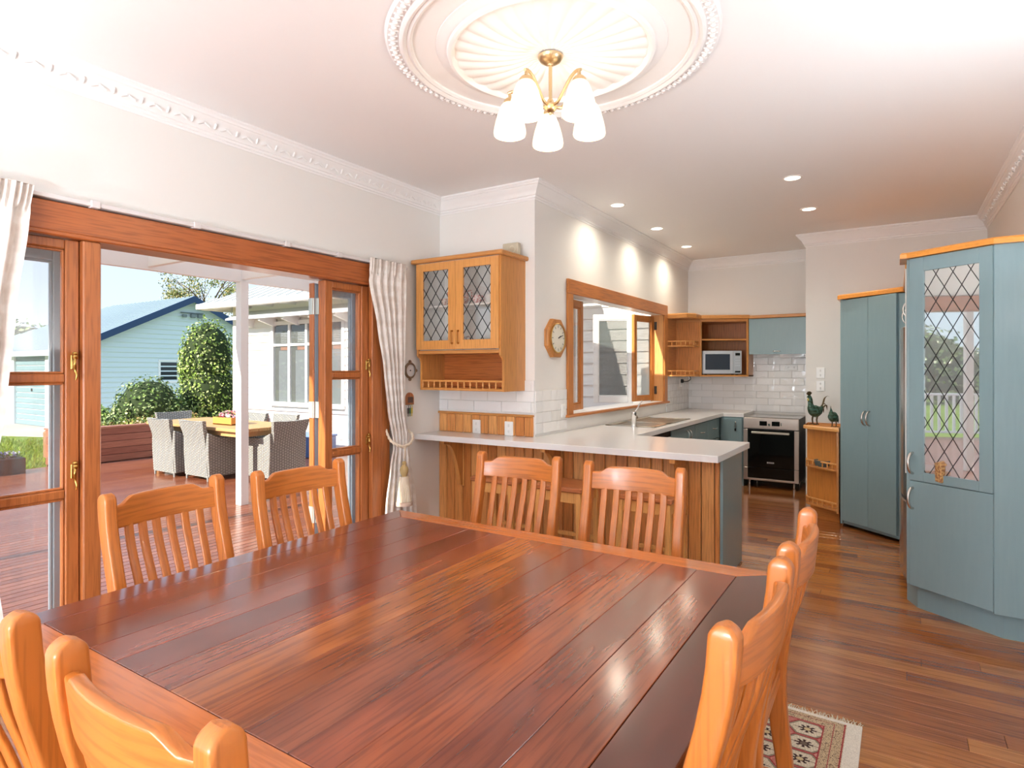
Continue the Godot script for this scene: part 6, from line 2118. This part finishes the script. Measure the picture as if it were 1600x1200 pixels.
# faces local +z, its back at z = -0.3
func wicker_chair(wk: Material) -> Node3D:
	var t := thing("wicker_chair", "grey wicker armchair", "chair", Vector3.ZERO, 0.0, "wicker chairs at the outdoor table")
	var rings := []
	for q in [[0.06, -0.235, 0.27], [0.2, -0.245, 0.262], [0.42, -0.245, 0.25], [0.55, -0.262, 0.252], [0.68, -0.29, 0.268], [0.78, -0.318, 0.29], [0.835, -0.33, 0.3]]:
		var R := PackedVector3Array()
		for i in 9:
			var u := -1.0 + i / 4.0
			R.append(V(u * q[2], q[0] - 0.012 * u * u * (1.0 if q[0] < 0.8 else -1.0), q[1] - 0.03 + 0.02 * u * u))
		for i in 9:
			var u := 1.0 - i / 4.0
			R.append(V(u * q[2], q[0] - 0.012 * u * u * (1.0 if q[0] < 0.8 else -1.0), q[1] + 0.025 + 0.02 * u * u))
		rings.append(R)
	part(t, "backrest", mb().loft(rings, 40.0), wk)
	for s in [-1.0, 1.0]:
		var pl := p2([-0.24, 0.06, 0.24, 0.06, 0.25, 0.4, 0.255, 0.55, 0.23, 0.585, 0.1, 0.59, -0.1, 0.61, -0.26, 0.68, -0.26, 0.4])
		part(t, "side", mb().slab(pl, V(s * 0.275 + 0.03, 0, 0), V(0, 0, 1), V(0, 1, 0), 0.06, 0.01), wk)
	part(t, "seat", mb().box(V(0, 0.36, 0.01), V(0.49, 0.12, 0.5), 0.02), wk)
	part(t, "front", mb().box(V(0, 0.19, 0.225), V(0.49, 0.26, 0.03), 0.005), wk)
	var fm := flat("chair_foot", rgb(150, 152, 152), 0.5)
	for sx in [-1.0, 1.0]:
		for sz in [-0.235, 0.225]:
			part(t, "foot", mb().lathe(p2([0.0, 0.0, 0.014, 0.0, 0.018, 0.08]), V(sx * 0.262, 0, sz), 8), fm)
	return t

# ================================================================ plants
func leaf_mesh(w: float) -> ArrayMesh:
	var m := mb()
	m.quad(V(0, -0.5, 0), V(w, -0.05, 0.12), V(0, 0.5, 0.02), V(0, 0, -0.02))
	m.quad(V(0, -0.5, 0), V(0, 0, -0.02), V(0, 0.5, 0.02), V(-w, -0.05, 0.12))
	return m.mesh()

func leaf_mat() -> StandardMaterial3D:
	var m := flat("leaf", Color.WHITE, 0.42)
	m.vertex_color_use_as_albedo = true
	m.backlight_enabled = true
	m.backlight = Color(0.28, 0.34, 0.12)
	m.cull_mode = BaseMaterial3D.CULL_DISABLED
	return m

# leaves over one or more ellipsoids [centre, radii, share]
func foliage(parent: Node3D, called: String, lobes: Array, count: int, size: float, cols: Array, shell: float, rg: RandomNumberGenerator) -> void:
	var mm := MultiMesh.new()
	mm.transform_format = MultiMesh.TRANSFORM_3D
	mm.use_colors = true
	mm.mesh = leaf_mesh(0.34)
	mm.instance_count = count
	for i in count:
		var lb: Array = lobes[rg.randi() % lobes.size()]
		var d := V(rg.randfn(), rg.randfn(), rg.randfn()).normalized()
		var r := 1.0 - pow(rg.randf(), 1.6) * shell
		r *= 1.0 + 0.05 * sin(d.x * 9.0 + d.y * 7.0) + 0.04 * sin(d.z * 13.0)
		var p: Vector3 = lb[0] + d * r * lb[1]
		var up := (d + V(rg.randfn(), rg.randfn() + 0.3, rg.randfn()) * 0.55).normalized()
		var ax := up.cross(V(rg.randfn(), rg.randfn(), rg.randfn())).normalized()
		var s := size * rg.randf_range(0.65, 1.25)
		var b := Basis(ax.cross(up).normalized(), ax, up)
		mm.set_instance_transform(i, Transform3D(b.scaled_local(V(s, s, s)), p))
		var c: Color = cols[rg.randi() % cols.size()]
		var v := rg.randf_range(0.75, 1.2)
		mm.set_instance_color(i, Color(c.r * v, c.g * v, c.b * v).srgb_to_linear())
	var o := MultiMeshInstance3D.new()
	o.multimesh = mm
	o.material_override = leaf_mat()
	o.name = called
	parent.add_child(o, true)
	o.set_meta("kind", "stuff")

func bush(called: String, label: String, cat: String, at: Vector3, lobes: Array, count: int, size: float, cols: Array, rg: RandomNumberGenerator, core := 0.86) -> Node3D:
	var t := thing(called, label, cat, at)
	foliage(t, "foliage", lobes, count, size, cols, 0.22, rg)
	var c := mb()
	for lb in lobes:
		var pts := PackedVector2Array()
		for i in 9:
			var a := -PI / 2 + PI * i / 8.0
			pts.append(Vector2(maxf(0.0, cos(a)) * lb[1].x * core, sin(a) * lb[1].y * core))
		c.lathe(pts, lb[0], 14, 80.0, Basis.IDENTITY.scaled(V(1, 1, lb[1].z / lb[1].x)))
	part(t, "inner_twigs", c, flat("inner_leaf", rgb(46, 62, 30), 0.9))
	part(t, "stem", mb().tube(pv([0, 0, 0, 0, 0.3, 0]), 0.05, 8), flat("bark", rgb(96, 78, 60), 0.9))
	return t

func greenery() -> void:
	var rg := RandomNumberGenerator.new()
	rg.seed = 21
	var g1 := [rgb(92, 122, 58), rgb(116, 144, 74), rgb(76, 104, 48), rgb(140, 164, 100), rgb(166, 182, 130)]
	var g2 := [rgb(128, 156, 66), rgb(150, 176, 86), rgb(104, 132, 54), rgb(172, 192, 110), rgb(192, 202, 138)]
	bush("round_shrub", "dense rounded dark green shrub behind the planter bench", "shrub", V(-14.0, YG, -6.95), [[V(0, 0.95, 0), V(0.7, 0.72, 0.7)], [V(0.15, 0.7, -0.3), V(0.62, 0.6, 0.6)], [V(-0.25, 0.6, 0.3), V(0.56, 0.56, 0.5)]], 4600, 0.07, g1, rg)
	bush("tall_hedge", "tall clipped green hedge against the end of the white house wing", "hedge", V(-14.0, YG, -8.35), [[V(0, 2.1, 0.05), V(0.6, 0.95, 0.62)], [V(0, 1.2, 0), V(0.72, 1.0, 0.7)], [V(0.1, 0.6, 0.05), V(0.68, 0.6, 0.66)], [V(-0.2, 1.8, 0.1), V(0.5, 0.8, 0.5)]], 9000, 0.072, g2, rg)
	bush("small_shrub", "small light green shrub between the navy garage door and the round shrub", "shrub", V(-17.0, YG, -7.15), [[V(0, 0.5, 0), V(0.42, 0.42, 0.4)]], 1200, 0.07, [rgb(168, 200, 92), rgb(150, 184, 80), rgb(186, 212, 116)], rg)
	for q in [[-12.15, -5.2, 0.16, "low green and straw ground plant behind the bench, left one"], [-12.3, -6.0, 0.2, "low green and straw ground plant behind the bench, below the round shrub"], [-12.35, -6.8, 0.22, "low leafy ground plant behind the bench, at the wicker chairs"]]:
		var gp := thing("ground_plant", q[3], "plant", V(q[0], 0.24, q[1]))
		foliage(gp, "foliage", [[V(0, q[2] * 0.6, 0), V(0.35, q[2], 0.42)]], 500, 0.06, [rgb(150, 156, 76), rgb(176, 150, 96), rgb(120, 140, 66)], 0.5, rg)
		part(gp, "stem", mb().tube(pv([0, 0, 0, 0, 0.1, 0]), 0.02, 6), flat("bark", rgb(96, 78, 60), 0.9))
	# trough with violas on the deck
	var tr := thing("flower_trough", "black trough of blue flowers on the deck edge, left of the planter bench", "planter", V(-11.22, YD, -3.2))
	part(tr, "trough", mb().slab(p2([-0.16, -0.52, 0.16, -0.52, 0.16, 0.52, -0.16, 0.52]), V(0, 0, 0), V(1, 0, 0), V(0, 0, -1), 0.24, 0.015), flat("trough_black", rgb(36, 38, 42), 0.5))
	foliage(tr, "foliage", [[V(0, 0.26, 0), V(0.15, 0.07, 0.5)]], 700, 0.05, [rgb(70, 96, 60), rgb(92, 116, 76)], 0.6, rg)
	foliage(tr, "flowers", [[V(0, 0.29, 0), V(0.15, 0.06, 0.5)]], 260, 0.045, [rgb(110, 110, 190), rgb(150, 150, 214), rgb(220, 220, 236)], 0.3, rg)
	# trug of flowers on the outdoor table
	var tg := thing("flower_trug", "timber trug of pink and white flowers on the outdoor table", "flower box", V(-8.33, 0.65, -5.27))
	var tw := flat("trug_timber", rgb(216, 148, 74), 0.55)
	part(tg, "box", mb().box(V(0, 0.008, 0), V(0.46, 0.016, 0.22)).box(V(0, 0.055, 0.104), V(0.46, 0.11, 0.012), 0.002).box(V(0, 0.055, -0.104), V(0.46, 0.11, 0.012), 0.002).box(V(0.224, 0.055, 0), V(0.012, 0.11, 0.2), 0.002).box(V(-0.224, 0.055, 0), V(0.012, 0.11, 0.2), 0.002), tw)
	part(tg, "handle", mb().tube(spline(pv([-0.225, 0.08, 0, -0.2, 0.14, 0, 0, 0.2, 0, 0.2, 0.14, 0, 0.225, 0.08, 0]), 20), 0.01, 8), tw)
	foliage(tg, "foliage", [[V(0, 0.1, 0), V(0.22, 0.08, 0.1)]], 260, 0.06, g1, 0.6, rg)
	foliage(tg, "flowers", [[V(0.02, 0.13, 0), V(0.2, 0.07, 0.1)]], 200, 0.06, [rgb(240, 236, 236), rgb(224, 150, 170), rgb(206, 96, 130), rgb(250, 240, 244)], 0.3, rg)
	# tree beyond the garage
	var tree := thing("tree", "sparse tree with yellowing leaves rising behind the garage gable", "tree", V(-31.2, YG, -18.6))
	var br := mb()
	var bark := flat("bark", rgb(96, 78, 60), 0.9)
	br.tube(spline(pv([0, 0, 0, 0.1, 1.8, 0, -0.05, 3.6, 0.1, 0.1, 5.0, 0]), 16), 0.2, 9, 0.11)
	var ends := []
	for i in 16:
		var a := TAU * i / 16.0 + rg.randf() * 0.3
		var st := V(0.05, rg.randf_range(3.4, 5.0), 0.05)
		var en := st + V(cos(a) * rg.randf_range(1.2, 2.3), rg.randf_range(0.6, 2.4), sin(a) * rg.randf_range(1.2, 2.3))
		br.tube(spline(PackedVector3Array([st, st.lerp(en, 0.5) + V(0, 0.25, 0), en]), 8), 0.055, 6, 0.015)
		ends.append([en, V(0.6, 0.42, 0.6)])
		for k in 3:
			var e2: Vector3 = en + V(rg.randfn() * 0.5, rg.randfn() * 0.35, rg.randfn() * 0.5)
			br.tube(PackedVector3Array([st.lerp(en, 0.6), e2]), 0.02, 5, 0.006)
			ends.append([e2, V(0.45, 0.32, 0.45)])
	part(tree, "trunk", br, bark)
	foliage(tree, "foliage", ends, 5200, 0.11, [rgb(150, 152, 84), rgb(186, 168, 104), rgb(120, 136, 74), rgb(204, 186, 130), rgb(96, 116, 66)], 0.8, rg)
	# boundary trees, seen in reflections and from other places
	var lb := ["leafy boundary tree far beyond the lawn, south of the garage", "second leafy boundary tree along the lawn south of the garage", "third leafy boundary tree along the lawn, farther south", "fourth leafy boundary tree at the far south of the lawn", "boundary tree behind the garage, hidden by its roof"]
	var ps := [[-34, 0.5], [-33, 8.5], [-28, 16], [-19, 21], [-36, -12]]
	for i in 5:
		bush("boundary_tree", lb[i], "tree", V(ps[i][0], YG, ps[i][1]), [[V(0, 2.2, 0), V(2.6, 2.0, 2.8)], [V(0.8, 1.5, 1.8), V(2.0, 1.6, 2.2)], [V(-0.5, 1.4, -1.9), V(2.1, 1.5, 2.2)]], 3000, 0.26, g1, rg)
	# blades of grass near the deck
	var mm := MultiMesh.new()
	mm.transform_format = MultiMesh.TRANSFORM_3D
	mm.use_colors = true
	var bm := mb()
	bm.tri(V(-0.006, 0, 0), V(0.006, 0, 0), V(0.002, 0.5, 0.15))
	bm.tri(V(0.006, 0, 0), V(-0.006, 0, 0), V(0.002, 0.5, 0.15))
	mm.mesh = bm.mesh()
	var cnt := 42000
	mm.instance_count = cnt
	for i in cnt:
		var p := V(rg.randf_range(-21.5, -11.6), YG, rg.randf_range(-6.55, 0.5))
		if p.x < -18.6 and p.z < -6.2:
			p.z += 1.5
		var s := rg.randf_range(0.6, 1.2)
		mm.set_instance_transform(i, Transform3D(Basis(Vector3.UP, rg.randf() * TAU).scaled_local(V(2.2 * s, 0.14 * s, 0.4 * s)), p))
		var c: Color = [rgb(150, 184, 60), rgb(170, 198, 78), rgb(128, 164, 54), rgb(186, 206, 96)][rg.randi() % 4]
		mm.set_instance_color(i, c.srgb_to_linear())
	var o := MultiMeshInstance3D.new()
	o.multimesh = mm
	var gm := flat("grass_blade", Color.WHITE, 0.7)
	gm.vertex_color_use_as_albedo = true
	gm.backlight_enabled = true
	gm.backlight = Color(0.3, 0.36, 0.12)
	o.material_override = gm
	o.name = "grass"
	add_child(o)
	tag(o, "short bright green grass of the lawn beyond the deck", "grass", "", "stuff")
